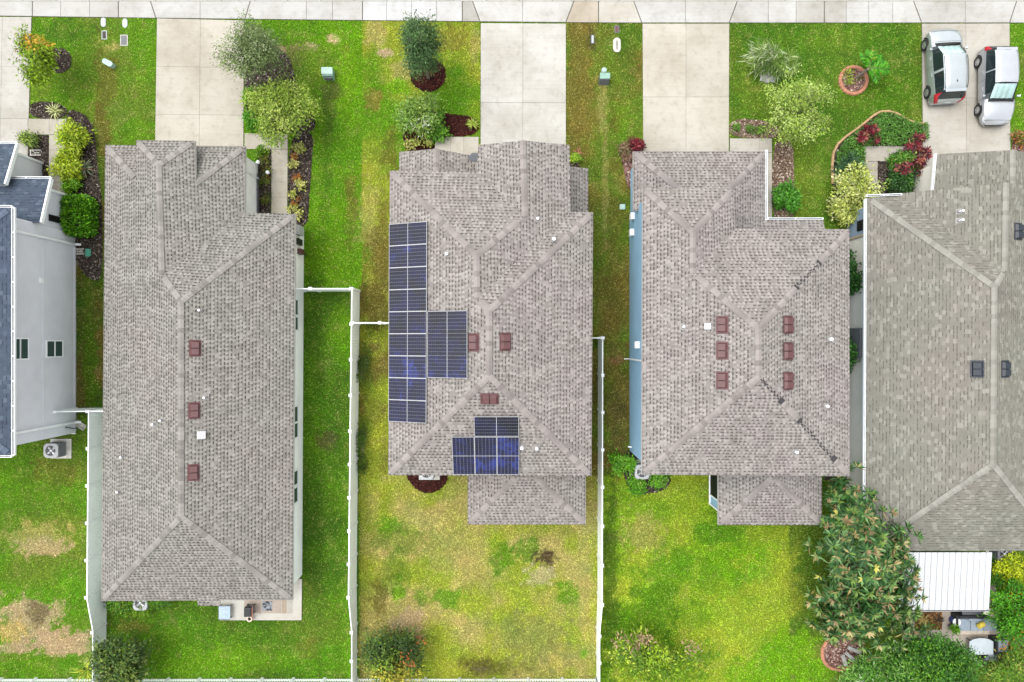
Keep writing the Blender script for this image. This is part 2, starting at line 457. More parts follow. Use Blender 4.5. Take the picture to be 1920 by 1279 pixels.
gridslabs(mb, (1204.5, 45), (1367, 45), (1366, 320), (1206, 320), [0, .5, 1], [0, .5, 1], (.655, .63, .58), gap=.22)
gridslabs(mb, (1728, 45), (1892, 44.5), (1894, 330), (1730, 330), [0, .5, 1], [0, .49, 1], (.64, .63, .60), gap=.32)
tag(mb.build('driveway', M['conc'], bevel=0.008), kind='structure')
mb = MB()
Wk = (.66, .64, .59)
gridslabs(mb, (53, 223), (125, 223.5), (125, 253), (53, 253), [0, .56, 1], [0, 1], Wk)
gridslabs(mb, (93, 253.5), (124, 253.5), (122, 372), (92, 372), [0, 1], [0, .24, .5, .75, 1], Wk)
gridslabs(mb, (459, 250), (540, 251), (540, 280), (459, 280), [0, .63, 1], [0, 1], (.64, .61, .55))
gridslabs(mb, (509.5, 280.5), (540, 280.5), (539, 430), (509, 430), [0, 1], [0, .2, .4, .6, .8, 1], (.63, .60, .54))
gridslabs(mb, (815.5, 257), (897.5, 257), (897.5, 330), (815.5, 330), [0, .36, .66, 1], [0, 1], (.68, .66, .61))
gridslabs(mb, (1368, 260), (1447, 260), (1447, 286), (1368, 286), [0, .7, 1], [0, 1], (.66, .64, .60))
gridslabs(mb, (1410, 286.5), (1447, 286.5), (1447, 440), (1410, 440), [0, 1], [0, .3, .6, 1], (.66, .64, .60))
gridslabs(mb, (1618, 274), (1728, 274), (1728, 303), (1622, 303), [0, .5, 1], [0, 1], (.62, .60, .56))
gridslabs(mb, (1617, 303.4), (1645, 303.4), (1645, 372), (1617, 372), [0, 1], [0, .25, .6, 1], (.62, .60, .56))
tag(mb.build('path', M['conc'], bevel=0.006), kind='structure')
mb = MB()
# house 1 rear slab with tiles, house 4 patio
slab(mb, [(413, 1085), (567, 1085), (566.5, 1162), (413.5, 1162)], 0.10, (.80, .80, .79)); NOGRASS.append([(411, 1085), (569, 1085), (568, 1164), (411, 1164)])
for i, (a, b, c) in enumerate([(459, 492, (.60, .52, .48)), (492.5, 529, (.62, .55, .52)), (529.5, 539, (.58, .50, .42)), (539.5, 550, (.66, .66, .64))]):
    slab(mb, [(a, 1100), (b, 1100), (b, 1149), (a, 1149)], 0.105, c, gap=.15)
slab(mb, [(1690, 1046), (1866, 1046), (1866, 1143), (1690, 1143)], 0.06, (.55, .50, .44))
pat = [(1688, 1143.5), (1866, 1143.5), (1888, 1164), (1891, 1198), (1880, 1245), (1840, 1250), (1780, 1215), (1740, 1208), (1692, 1198)]
mb.prism([gp(*p)[:2] for p in pat], -.05, .06, 0, (.38, .335, .29))
NOGRASS.append(pat); NOGRASS.append([(1690, 1030), (1866, 1030), (1866, 1144), (1690, 1144)])
tag(mb.build('patio', M['conc'], bevel=0.006), kind='structure')

PAVED += list(NOGRASS)
# --- planting beds ------------------------------------------------------------
dk = [(C(70, 62, 55), 4), (C(45, 38, 35), 4), (C(110, 100, 90), 2), (C(150, 140, 130), .6)]
rd = [(C(62, 32, 27), 5), (C(45, 22, 20), 4), (C(90, 50, 42), 2)]
pb = [(C(140, 118, 100), 3), (C(105, 85, 70), 3), (C(190, 172, 155), 2), (C(80, 62, 52), 2)]
pk = [(C(150, 115, 105), 3), (C(120, 85, 75), 3), (C(200, 175, 165), 2), (C(90, 60, 55), 2)]
def bed(label, poly, pal, smooth=True, n=230):
    P = chaikin(poly, 2) if smooth else poly
    NOGRASS.append(P); BEDS.append((label, P, pal, n))
bed('grey mulch ring round the orange-leaved sapling', ell(112, 114, 23, 23), dk)
bed('grey mulch strip with a pale spiky plant beside the leftmost driveway', [(57, 192), (95, 190), (126, 200), (126, 222.5), (55, 222.5)], dk)
bed('long grey mulch bed behind the yellow-green hedge of the blue-roofed house', [(126, 205), (158, 212), (178, 240), (182, 300), (192, 380), (193, 520), (176, 530), (144, 500), (140, 440), (120, 420), (121, 370), (124, 255)], dk)
bed('small square mulch patch enclosed by the leftmost front walk', [(51, 254), (92, 254), (91, 345), (50, 345)], dk, False)
bed('dark mulch bed under the grey-green oak beside the wide tan driveway', [(459, 88), (500, 80), (540, 100), (552, 140), (560, 190), (592, 215), (590, 250), (541, 249), (459, 249)], dk)
bed('dark mulch strip with yellow flowering plants along the front walk', [(541, 250), (588, 246), (586, 290), (580, 370), (578, 425), (540, 428)], dk)
bed('narrow mulch strip between front walk and white house wall', [(484, 281), (509, 281), (508, 425), (484, 425)], dk, False)
bed('round red-brown mulch ring under the dark oak in the middle lawn', ell(803, 141, 33, 32, 24, .02), rd)
bed('curved red-brown mulch bed in front of the middle house porch', [(752, 236), (770, 214), (805, 206), (840, 214), (897.5, 220), (897.5, 256), (815, 256), (815, 300), (762, 300)], rd)
bed('red-brown mulch patch round the air conditioner behind the solar roof', [(758, 880), (842, 880), (838, 905), (822, 920), (803, 926), (785, 920), (768, 905)], rd)
bed('tan pebble bed beside the driveway below the airy tree', [(1367.5, 226), (1405, 223), (1440, 228), (1462, 240), (1470, 259.5), (1367.5, 259.5)], pb)
bed('brown pebble bed between front walk and lawn by the round green bush', [(1447.5, 258), (1482, 258), (1489, 300), (1489, 430), (1447.5, 430)], pb)
bed('tan pebble bed at the corner of the blue house', [(1166, 310), (1170, 278), (1190, 264), (1206, 270), (1206, 360), (1180, 360)], pk)
bed('mulch bed inside the terracotta ring on the right lawn', ell(1601, 152, 22, 21, 20, .02), pk)
bed('planted mulch bed beside the stepped path of the grey-roofed house', [(1561, 330), (1563, 285), (1580, 262), (1612, 238), (1650, 213), (1672, 212), (1700, 226), (1735, 234), (1738, 262), (1720, 300), (1720, 372), (1560, 380)], dk)
bed('mulch bed behind the terracotta kerb right of the parked cars', [(1896, 256), (1915, 252), (1960, 258), (1960, 330), (1896, 330)], pk)
bed('mulch bed in the terracotta ring under the long-leaved tree', [(1541, 1215), (1550, 1202), (1580, 1190), (1606, 1188), (1625, 1215), (1610, 1236), (1575, 1256), (1550, 1250)], pk)
NOGRASS_N = len(NOGRASS)
bed('square of dry brown mulch cut into the patio', [(1714, 1147), (1765, 1147), (1765, 1179.5), (1714, 1179.5)], [(C(130, 95, 60), 3), (C(165, 130, 85), 2), (C(85, 60, 40), 3)], False)
bed('reddish mulch bed right of the patio armchair', [(1892, 1190), (1960, 1185), (1960, 1290), (1880, 1290), (1884, 1240)], pk)
bed('dark soil strip along the side of the grey-roofed house', [(1540, 430), (1588, 430), (1588, 900), (1545, 900)], dk, False, 90)
bed('mulch bed round the air conditioner of the blue house', [(1165, 850), (1200, 838), (1240, 880), (1262, 900), (1240, 925), (1175, 925)], dk)
bed('mulch bed by the small front lawn edge of the middle garage', [(1066, 305), (1085, 303), (1088, 330), (1066, 330)], dk)
def palpick(pal, n):
    w = np.array([p[1] for p in pal], float); idx = rng.choice(len(pal), n, p=w / w.sum())
    return np.array([p[0] for p in pal])[idx]
def fastmesh(name, V, tri_n, colors, mat, parent=None, fv=3):
    """V: (N*fv,3) float, each face its own fv vertices; colors per face (N,3)"""
    me = bpy.data.meshes.new(name); N_ = tri_n
    me.vertices.add(N_ * fv); me.loops.add(N_ * fv); me.polygons.add(N_)
    me.vertices.foreach_set('co', np.ascontiguousarray(V, np.float32).ravel())
    me.loops.foreach_set('vertex_index', np.arange(N_ * fv, dtype=np.int32))
    me.polygons.foreach_set('loop_start', np.arange(0, N_ * fv, fv, dtype=np.int32))
    me.materials.append(mat)
    ca = me.color_attributes.new('Col', 'FLOAT_COLOR', 'POINT')
    a = np.ones((N_ * fv, 4), np.float32); a[:, :3] = np.repeat(colors, fv, axis=0)
    ca.data.foreach_set('color', a.ravel())
    me.update(); me.validate()
    return link(name, me, parent)
def chips_obj(label, P, pal, dens):
    W = np.array([gp(*p)[:2] for p in P])
    lo, hi = W.min(0), W.max(0); area = np.prod(hi - lo); n = int(area * dens)
    xy = lo + rng.random((n, 2)) * (hi - lo)
    xy = xy[inside([tuple(w) for w in W], xy[:, 0], xy[:, 1])]
    if 'patio' not in label:
        qx = xy[:, 0] / S + 960; qy = 639.5 - xy[:, 1] / S; keep = np.ones(len(xy), bool)
        for P2 in PAVED: keep &= ~inside(P2, qx, qy)
        xy = xy[keep]
    n = len(xy)
    zc_ = .085 if 'patio' in label and 'square' in label else .035
    a = rng.random(n) * 2 * PI; L = .05 + .07 * rng.random(n); w = .018 + .03 * rng.random(n)
    d = np.stack([np.cos(a), np.sin(a), rng.normal(0, .35, n)], 1); s = np.stack([-np.sin(a), np.cos(a), rng.normal(0, .3, n)], 1)
    c0 = np.stack([xy[:, 0], xy[:, 1], zc_ + .02 * rng.random(n)], 1)
    V = np.stack([c0 - d * L[:, None] * .5 - s * w[:, None], c0 + d * L[:, None] * .5 - s * w[:, None] * .6, c0 + d * L[:, None] * .5 + s * w[:, None] * .6, c0 - d * L[:, None] * .5 + s * w[:, None]], 1)
    cols = palpick(pal, n) * (0.75 + .5 * rng.random((n, 1)))
    o = fastmesh('mulch_bed', V.reshape(-1, 3), n, cols, M['chips'], None, 4)
    # soil base
    bm = bmesh.new(); bm.from_mesh(o.data)
    lay = bm.verts.layers.float_color['Col']
    mean = np.average([p[0] for p in pal], axis=0, weights=[p[1] for p in pal]) * .7
    vs = []
    for (x, y) in W:
        v = bm.verts.new((x, y, zc_ - .018)); v[lay] = (*mean, 1); vs.append(v)
    bm.faces.new(vs); bmesh.ops.recalc_face_normals(bm, faces=[bm.faces[-1]] if False else [])
    bm.to_mesh(o.data); bm.free()
    tag(o, label, 'mulch bed', kind='stuff')
for b_ in BEDS: chips_obj(*b_)

# --- lawn colour --------------------------------------------------------------
G_bright = np.array(C(100, 148, 34)); G_mid = np.array(C(108, 136, 46)); G_deep = np.array(C(80, 118, 34)); G_yel = np.array(C(154, 168, 60))
G_olive = np.array(C(122, 114, 54)); G_dry = np.array(C(180, 172, 104)); G_tan = np.array(C(196, 174, 138)); G_lime = np.array(C(116, 168, 34)); G_brown = np.array(C(98, 84, 60))
ZONES = [  # x0,y0,x1,y1, colour A, colour B, noise scale
    (-200, -60, 293, 300, G_mid, G_bright, 3.0), (140, 255, 210, 800, G_deep * .8, G_olive * .8, 1.5), (-200, 780, 205, 1400, G_mid, G_bright, 2.0),
    (440, 20, 679, 545, G_bright, G_lime * .8, 2.5), (196, 545, 673, 1400, G_bright * .95, G_deep, 2.5),
    (679, 20, 901, 330, G_yel, G_bright, 2.2), (679, 330, 790, 545, G_yel, G_olive, 2.0), (673, 545, 790, 890, G_olive * 1.05, G_yel * .9, 1.2),
    (673, 890, 1121, 1400, G_dry * .96, G_yel * 1.02, 1.6), (1061, 20, 1205, 640, G_olive, G_mid * .9, 1.6), (1061, 640, 1215, 890, G_olive * .85, G_mid * .8, 1.2),
    (1121, 890, 1580, 1400, G_yel * np.array([1, 1.08, .9]), G_lime * .95, 3.0), (1366, 20, 1728, 440, G_deep * 1.1, G_mid, 2.5), (1891, 20, 2100, 330, G_mid, G_bright, 2), (1480, 890, 2100, 1400, G_mid, G_deep, 2),
]
PATCH = [  # px, py, rx, ry, colour, strength
    (280, 100, 26, 75, G_bright, .8), (120, 60, 55, 26, G_deep * 1.2, .8), (150, 185, 40, 22, G_bright, .9), (255, 245, 40, 25, G_bright, .7), (200, 150, 22, 90, G_olive, .6), (190, 235, 14, 45, G_olive * .9, .8), (212, 88, 18, 9, G_dry, .8),
    (625, 73, 16, 10, G_tan * 1.25, 1), (573, 86, 26, 8, G_tan, .95), (528, 94, 10, 9, G_tan, .9), (548, 110, 24, 30, G_brown * 1.3, .7), (648, 92, 10, 14, G_olive * 1.2, .8), (550, 60, 70, 22, G_bright * .85, .9), (650, 65, 30, 26, G_lime, .6),
    (600, 130, 50, 50, G_mid, .7), (625, 170, 28, 16, G_brown * .9, .6), (615, 210, 12, 40, G_brown, .35), (655, 130, 24, 60, G_lime, .7), (612, 290, 12, 170, G_deep, .5), (660, 395, 14, 60, G_olive, .7), (650, 470, 40, 60, G_bright * .9, .6),
    (705, 62, 20, 26, G_dry, .8), (725, 99, 21, 6.5, G_tan * 1.1, 1), (752, 130, 22, 20, G_dry, .8), (700, 185, 14, 24, G_olive * 1.2, .8), (745, 165, 22, 16, G_lime, .8), (870, 180, 40, 24, G_bright, .8), (890, 80, 14, 30, G_dry, .6), (850, 75, 45, 25, G_olive, .6), (730, 285, 22, 34, G_olive, .6),
    (690, 400, 22, 55, G_dry, .5), (715, 440, 14, 60, G_olive, .7), (700, 580, 28, 40, G_olive * .8, .9), (700, 650, 18, 14, G_brown * 1.3, .6), (690, 720, 12, 120, G_deep, .5), (700, 800, 20, 60, G_yel, .5), (735, 985, 34, 16, G_bright, .75), (725, 990, 15, 14, G_bright, .8), (765, 1012, 70, 26, G_mid, .65), (745, 1110, 14, 22, G_lime, .9), (840, 1118, 28, 22, G_bright, .85), (790, 1115, 14, 16, G_bright, .7),
    (938, 1045, 22, 38, G_bright * .9, .85), (990, 1030, 20, 22, G_bright * .9, .8), (1020, 1048, 19, 16, G_brown * .75, 1), (1012, 1080, 26, 22, (G_dry + .12) * .8, .8), (1072, 1112, 30, 28, G_bright * .95, .85), (1095, 1225, 10, 14, G_lime, .8), (700, 1215, 12, 14, G_lime, .8), (765, 1168, 34, 22, G_tan * .95, .8), (1000, 1200, 70, 60, np.array(C(142, 148, 84)), .7), (712, 1120, 22, 40, G_olive * .9, .8), (860, 1030, 60, 60, G_dry * .95, .5),
    (1095, 1060, 14, 190, G_dry * .95, .7), (740, 1075, 30, 40, G_mid, .6), (915, 1250, 70, 14, G_olive, .5),
    (1085, 160, 24, 130, G_olive * 1.05, .85), (1130, 190, 10, 50, G_dry * .9, .6), (1110, 75, 7, 18, G_brown * .7, .6), (1180, 90, 22, 60, G_deep, .6), (1160, 220, 25, 40, G_bright * .9, .6), (1150, 600, 16, 300, G_olive * .8, .55), (1135, 350, 6, 120, G_dry * .8, .5), (1155, 675, 18, 10, np.array(C(150, 105, 80)), .6), (1160, 800, 16, 60, G_brown * .9, .4),
    (1345, 1000, 45, 20, G_bright, .9), (1390, 998, 16, 16, G_bright, .7), (1250, 1070, 50, 45, G_bright, .75), (1230, 1135, 50, 45, G_bright * .85, .85), (1330, 1075, 26, 40, G_bright, .6), (1390, 1088, 22, 16, G_bright, .7), (1190, 1180, 60, 50, G_bright * .85, .6), (1250, 1240, 80, 50, G_bright * .9, .8), (1500, 1235, 70, 60, G_lime, .9), (1440, 1255, 70, 30, G_lime * .95, .6), (1440, 960, 100, 26, G_bright, .6), (1195, 1000, 40, 40, G_dry * .95, .6), (1450, 1090, 60, 70, G_yel * 1.08, .6), (1145, 1080, 14, 190, G_deep * .85, .7), (1520, 1050, 18, 90, G_deep, .5),
    (80, 1010, 65, 30, G_dry, .7), (85, 1025, 50, 18, G_tan * .95, .6), (50, 1165, 60, 50, G_tan, .9), (20, 1185, 42, 26, np.array(C(205, 178, 108)), .7), (115, 1205, 60, 28, G_tan, .9), (70, 1150, 20, 22, G_brown * 1.2, .7), (130, 1100, 20, 60, G_bright, .4), (20, 1215, 40, 12, G_tan, .7), (80, 1250, 120, 18, G_bright, 1), (110, 890, 50, 30, G_olive * 1.2, .5), (60, 930, 60, 30, G_bright * .9, .5),
    (170, 700, 14, 90, G_bright * .7, .8), (165, 560, 12, 60, G_mid * .7, .8), (155, 300, 20, 60, G_brown, .6),
    (612, 828, 20, 18, G_brown * 1.1, .6), (590, 600, 26, 60, G_deep * .9, .6), (640, 620, 22, 60, G_lime * .8, .6), (570, 1150, 60, 60, G_mid, .4), (320, 1195, 110, 40, G_bright, .6), (600, 1180, 40, 30, G_mid * .9, .7), (250, 1175, 35, 14, G_olive, .6), (420, 1240, 130, 26, G_lime * .85, .6), (575, 1220, 30, 22, G_olive, .4),
    (1500, 130, 100, 80, G_deep * 1.15, .5), (1650, 180, 70, 40, G_bright * .85, .5), (1550, 70, 160, 20, G_bright * .8, .4), (1500, 380, 40, 60, G_mid, .5),
]
def lawn(X, Y):
    """linear albedo of the lawn at world X, Y"""
    px = X / S + 960; py = 639.5 - Y / S
    wob = (fbm(X, Y, 1.1, 3) - .5) * 6
    out = np.tile(np.array(C(100, 135, 30)), (*X.shape, 1))
    n1 = fbm(X, Y, 2.6, 1); n2 = fbm(X, Y, .5, 5, 3)
    for x0, y0, x1, y1, a, b, sc in ZONES:
        m = (px + wob * .5 >= x0) & (px + wob * .5 < x1) & (py >= y0) & (py < y1)
        if not m.any(): continue
        t = np.clip((fbm(X[m], Y[m], sc, 2) - .5) * 3.2 + .5, 0, 1)[:, None]
        out[m] = np.array(a) * (1 - t) + np.array(b) * t
    for cx, cy, rx, ry, c, s in PATCH:
        m = (abs(px - cx) < rx * 1.6) & (abs(py - cy) < ry * 1.6)
        if not m.any(): continue
        d = np.hypot((px[m] - cx) / rx, (py[m] - cy) / ry) + (fbm(X[m], Y[m], .7, 8) - .5) * 1.1 + (n2[m] - .5) * 1.1 + (vnoise(X[m], Y[m], .13, 21) - .5) * .7
        t = np.clip((1.15 - d) / .45, 0, 1); t = (t * t * (3 - 2 * t) * s)[:, None]
        out[m] = out[m] * (1 - t) + np.array(c) * t
    # weeds, thin and dry spots at hand size
    t = np.clip((n2 - .62) * 5, 0, 1)[..., None] * .35
    out = out * (1 - t) + (out * .4 + G_dry * .6) * t
    t = np.clip((.36 - n2) * 5, 0, 1)[..., None] * .4
    out = out * (1 - t) + (out * .65) * t
    out = out * (0.86 + .28 * n1)[..., None]
    wv = np.clip((fbm(X, Y, .9, 14, 3) - .5) * 3, -1, 1)[..., None]
    out = out * (1 + wv * np.array([.16, .06, .10]))
    st_ = np.sin(2 * PI * (X + .08 * np.sin(Y * .4)) / 1.06)[..., None] * (((px > 1366) & (px < 1728) & (py > 40) & (py < 440)) | ((px > 570) & (px < 675) & (py > 540) & (py < 1290)))[..., None]
    out = out * (1 + .055 * st_)
    g_ = out.mean(-1, keepdims=True)
    out = (g_ + (out - g_) * 1.04) * 1.06
    return out
xs = np.concatenate([[-400, -150, -60, -40], np.arange(-31, 31.01, .125), [40, 60, 150, 400]])
ys = np.concatenate([[-400, -150, -60, -32], np.arange(-21, 21.01, .125), [32, 60, 150, 400]])
XX, YY = np.meshgrid(xs, ys)
cc = lawn(XX, YY)
# bare soil tone under the blades
cc = cc * .62
nx, ny = len(xs), len(ys)
V = np.stack([XX, YY, np.zeros_like(XX)], -1).reshape(-1, 3)
idx = np.arange(nx * ny).reshape(ny, nx)
F = np.stack([idx[:-1, :-1], idx[:-1, 1:], idx[1:, 1:], idx[1:, :-1]], -1).reshape(-1, 4)
me = bpy.data.meshes.new('ground'); me.vertices.add(len(V)); me.vertices.foreach_set('co', V.astype(np.float32).ravel())
me.loops.add(F.size); me.loops.foreach_set('vertex_index', F.astype(np.int32).ravel()); me.polygons.add(len(F)); me.polygons.foreach_set('loop_start', np.arange(0, F.size, 4, dtype=np.int32))
ca = me.color_attributes.new('Col', 'FLOAT_COLOR', 'POINT'); a4 = np.ones((len(V), 4), np.float32); a4[:, :3] = cc.reshape(-1, 3); ca.data.foreach_set('color', a4.ravel())
me.materials.append(M['ground']); me.update(); me.validate()
tag(link('ground', me), kind='structure')

# --- grass blades ---------------------------------------------------------------
HOUSE_PX = [[(-200, 300), (82, 300), (82, 372), (138, 372), (142, 812), (-200, 812)], [(262, 300), (484, 300), (484, 425), (570, 428), (567, 1080), (258, 1080)],
            [(774, 350), (1078, 350), (1078, 845), (774, 845)], [(1182, 320), (1390, 320), (1390, 470), (1492, 470), (1492, 845), (1182, 845)], [(1590, 400), (1720, 400), (1720, 330), (2000, 320), (2000, 1000), (1590, 1000)]]
NG = 520000
bx = rng.uniform(-29.5, 29.5, NG); by = rng.uniform(-19.8, 19.0, NG)
ppx = bx / S + 960; ppy = 639.5 - by / S
bad = np.zeros(NG, bool)
for P in NOGRASS + HOUSE_PX: bad |= inside(P, ppx, ppy)
bx, by = bx[~bad], by[~bad]; n = len(bx)
gc = lawn(bx, by)
bald = (gc.sum(1) > .95) & (rng.random(n) < .6)
bx, by, gc = bx[~bald], by[~bald], gc[~bald]; n = len(bx)
an = rng.random(n) * 2 * PI; le = .04 + .08 * rng.random(n); hh = .02 + .06 * rng.random(n); wd = .011 + .015 * rng.random(n)
b0 = np.stack([bx, by, np.full(n, .002)], 1); sd = np.stack([-np.sin(an), np.cos(an), np.zeros(n)], 1) * wd[:, None]
tip = b0 + np.stack([np.cos(an) * le, np.sin(an) * le, hh], 1)
tv = vnoise(bx, by, .10, 31) * .65 + vnoise(bx, by, .26, 12) * .35
tuft = .46 + 1.12 * tv
gc = gc * tuft[:, None] * (0.70 + .75 * rng.random((n, 1)))
dry = rng.random(n) < .09
gc[dry] = gc[dry] * .4 + G_dry * .75
fastmesh_o = fastmesh('grass', np.stack([b0 - sd, b0 + sd, tip], 1).reshape(-1, 3), n, gc, M['grass'])
tag(fastmesh_o, 'short patchy lawn grass growing round the houses', 'grass', kind='stuff')
# ------------------------------------------------------------------ houses
def rp(px, py, pl):
    """point seen at (px,py) that lies on a roof plane ('L'|'R'|'F'|'B', eave coordinate, eave height)"""
    typ, e, ze = pl[0], pl[1], pl[2]; m = pl[3] if len(pl) > 3 else SL
    a = (px - 960) * S if typ in 'LR' else (639.5 - py) * S
    if typ in 'LB': z = (ze + m * (a - e)) / (1 + m * a / H)
    else: z = (ze + m * (e - a)) / (1 - m * a / H)
    return g(px, py, z)
def roof(parent, verts, faces, mat, thick=0.17, name='roof'):
    names = list(verts); idx = {n: i for i, n in enumerate(names)}
    P = [Vector(verts[n]) for n in names]
    me = bpy.data.meshes.new(name)
    fs = []
    edge = {}
    for f in faces:
        ii = [idx[n] for n in f]
        nn = Vector((0, 0, 0))
        for k in range(len(ii)):
            a, b = P[ii[k]], P[ii[(k + 1) % len(ii)]]
            nn += a.cross(b)
        if nn.z < 0: ii = ii[::-1]
        fs.append(ii)
        for k in range(len(ii)):
            e = (ii[k], ii[(k + 1) % len(ii)]); edge[e] = 1
    n = len(P)
    allv = P + [p - Vector((0, 0, thick)) for p in P]
    F = [list(f) for f in fs] + [[i + n for i in f][::-1] for f in fs]
    mi = [0] * len(fs) + [1] * len(fs)
    for (a, b) in edge:
        if (b, a) not in edge:
            F.append([b, a, a + n, b + n]); mi.append(1)
    # own vertices per face so that faces stay crisp and uv is per face
    me.from_pydata(allv, [], F)
    me.materials.append(mat); me.materials.append(M['fascia'])
    me.polygons.foreach_set('material_index', mi)
    face_uv(me); me.update()
    return link(name, me, parent)
def caps(parent, segs, mat, drop_ridge=0.417, w=0.145, step=0.22, name='ridge_cap'):
    for s in segs:
        p, q = Vector(s[0]), Vector(s[1]); kind = s[2]
        rngs = s[3] if len(s) > 3 else [(0, 1)]
        if p.z > q.z and kind == 'h': p, q = q, p; rngs = [(1 - b, 1 - a) for a, b in rngs]
        d = (q - p).normalized()
        if kind == 'h': p = p + d * .22
        L = (q - p).length
        side = Vector((-d.y, d.x, 0)).normalized()
        dr = (drop_ridge if kind == 'r' else drop_ridge * 0.707) * w
        nst = max(1, int(L / step)); mb = MB(); prev = None
        for i in range(nst):
            t = (i + .5) / nst
            if not any(a <= t <= b for a, b in rngs): continue
            if prev is not None and i != prev + 1: o = mb.build(name, mat, parent); mb = MB()
            prev = i
            a = p + d * (i * L / nst); b = p + d * (min(i + 1.22, nst) * L / nst)
            j = random.uniform(-.01, .01)
            u0 = Vector((0, 0, .030)); u1 = Vector((0, 0, .052))
            wv = side * (w + j)
            dz = Vector((0, 0, dr))
            v = [a + u1, a + wv - dz + u1, b + u0 + wv - dz, b + u0, a - wv - dz + u1, b + u0 - wv - dz]
            lo = Vector((0, 0, .06))
            mb.add(v + [x - lo for x in v], [(0, 3, 2, 1), (0, 4, 5, 3), (0, 1, 7, 6), (4, 0, 6, 10), (1, 2, 8, 7), (5, 4, 10, 11), (2, 3, 9, 8), (3, 5, 11, 9)])
        o = mb.build(name, mat, parent)
    return o
def on_plane(px, py, pl, off=0.0):
    p = Vector(rp(px, py, pl)); m = pl[3] if len(pl) > 3 else SL
    t = pl[0]; n = {'L': Vector((-m, 0, 1)), 'R': Vector((m, 0, 1)), 'F': Vector((0, m, 1)), 'B': Vector((0, -m, 1))}[t].normalized()
    return p + n * off, n
def plane_mat(p, n, t):
    up = {'L': Vector((1, 0, 0)), 'R': Vector((-1, 0, 0)), 'F': Vector((0, -1, 0)), 'B': Vector((0, 1, 0))}[t]
    v = (up - n * up.dot(n)).normalized(); u = v.cross(n)
    return Matrix(((u.x, v.x, n.x, p.x), (u.y, v.y, n.y, p.y), (u.z, v.z, n.z, p.z), (0, 0, 0, 1)))
def vent(parent, px, py, pl, mat, wide=.44, long=.72):
    """low off-ridge vent: flange, two hood halves and the slot between them"""
    mb = MB()
    a, b = long / 2, wide / 2
    mb.box(-a - .06, a + .06, -b - .08, b + .04, 0, .02)
    for s in (-1, 1):
        x0, x1 = (-a, -.02) if s < 0 else (.02, a)
        mb.hexa([(x0, -b, .02), (x1, -b, .02), (x1, b, .02), (x0, b, .02), (x0 + (.05 if s < 0 else 0), -b + .02, .17), (x1 - (.05 if s > 0 else 0), -b + .02, .17), (x1 - (.05 if s > 0 else 0), b - .1, .13), (x0 + (.05 if s < 0 else 0), b - .1, .13)])
    mb.box(-.018, .018, -b + .02, b - .05, .021, .10, 1)
    o = mb.build('roof_vent', [mat, M['black']], parent, bevel=.012)
    p, n = on_plane(px, py, pl, .005); o.matrix_local = plane_mat(p, n, pl[0])
    return o
def pipe(parent, px, py, pl, r=.07, h=.32, mat=None, flash=True):
    mb = MB()
    mb.tube([(0, 0, -.1), (0, 0, h)], r, 12); mb.tube([(0, 0, h - .05), (0, 0, h + .005)], r * 1.15, 12)
    p, n = on_plane(px, py, pl)
    o = mb.build('vent_pipe', mat or M['white'], parent); o.location = p
    if flash:
        fb = MB(); fb.box(-.14, .14, -.14, .14, 0, .012); fb.lathe(0, 0, [(r * 1.9, .01), (r * 1.2, .09)], 12)
        f = fb.build('pipe_flashing', M['lead'], parent); f.matrix_local = plane_mat(p + n * .004, n, pl[0])
    return o
def boxvent(parent, px, py, pl, w=.29):
    mb = MB(); mb.box(-w / 2, w / 2, -w / 2, w / 2, 0, .16); mb.box(-w / 2 - .05, w / 2 + .05, -w / 2 - .05, w / 2 + .05, .16, .2)
    o = mb.build('vent_cap', M['alu'], parent, bevel=.015); p, n = on_plane(px, py, pl); o.matrix_local = plane_mat(p, n, pl[0])
def window(parent, x, y0, y1, z0, z1, sx, two=True, fmat=None):
    """window on a wall facing +x / -x at plane x"""
    t = .05; e = .004; f = MB(); o = .045 * sx
    a, b = sorted((x - .02 * sx, x + o))
    f.box(a, b, y0 - t, y1 + t, z0 - t, z0 + .02); f.box(a, b, y0 - t, y1 + t, z1 - .02, z1 + t)
    f.box(a, b, y0 - t, y0 + .02, z0 + .02, z1 - .02); f.box(a, b, y1 - .02, y1 + t, z0 + .02, z1 - .02)
    zm = z0 + (z1 - z0) * .5
    if two: f.box(a, b, y0 + .02, y1 - .02, zm - .03, zm + .03)
    w = f.build('window', fmat or M['white'], parent)
    p = MB(); a, b = sorted((x - .02 * sx, x + .015 * sx)); p.box(a, b, y0 + .021, y1 - .021, z0 + .021, z1 - .021)
    p.build('pane', M['glass'], w)
    return w
def gutter(parent, p, q, w=.105, out=None):
    """open gutter hanging outside the eave line p-q (points at eave level)"""
    p, q = Vector(p), Vector(q); d = (q - p).normalized(); s = Vector(out).normalized(); mb = MB()
    z = Vector((0, 0, 1)); L = (q - p).length
    def bar(off, zz, ww, hh):
        a = p + s * off + z * zz; b = q + s * off + z * zz; mb.beam(a, b, ww, hh)
    bar(w - .01, -.05, .03, .13); bar(.015, -.05, .02, .13); mb.beam(p + s * w * .5 - z * .10, q + s * w * .5 - z * .10, w, .02, 1)
    n = max(2, int(L / 1.1))
    for i in range(n + 1):
        c = p + d * (i * L / n); mb.beam(c + s * .02 + z * .015, c + s * (w - .005) + z * .015, .05, .012)
    mb.beam(p - d * .008 + s * .0 - z * .05, p - d * .008 + s * w - z * .05, .016, .13); mb.beam(q + d * .008 - z * .05, q + d * .008 + s * w - z * .05, .016, .13)
    return mb.build('gutter', [M['white'], M['dark']], parent)
def gz(px, py, z): return g(px, py, z)

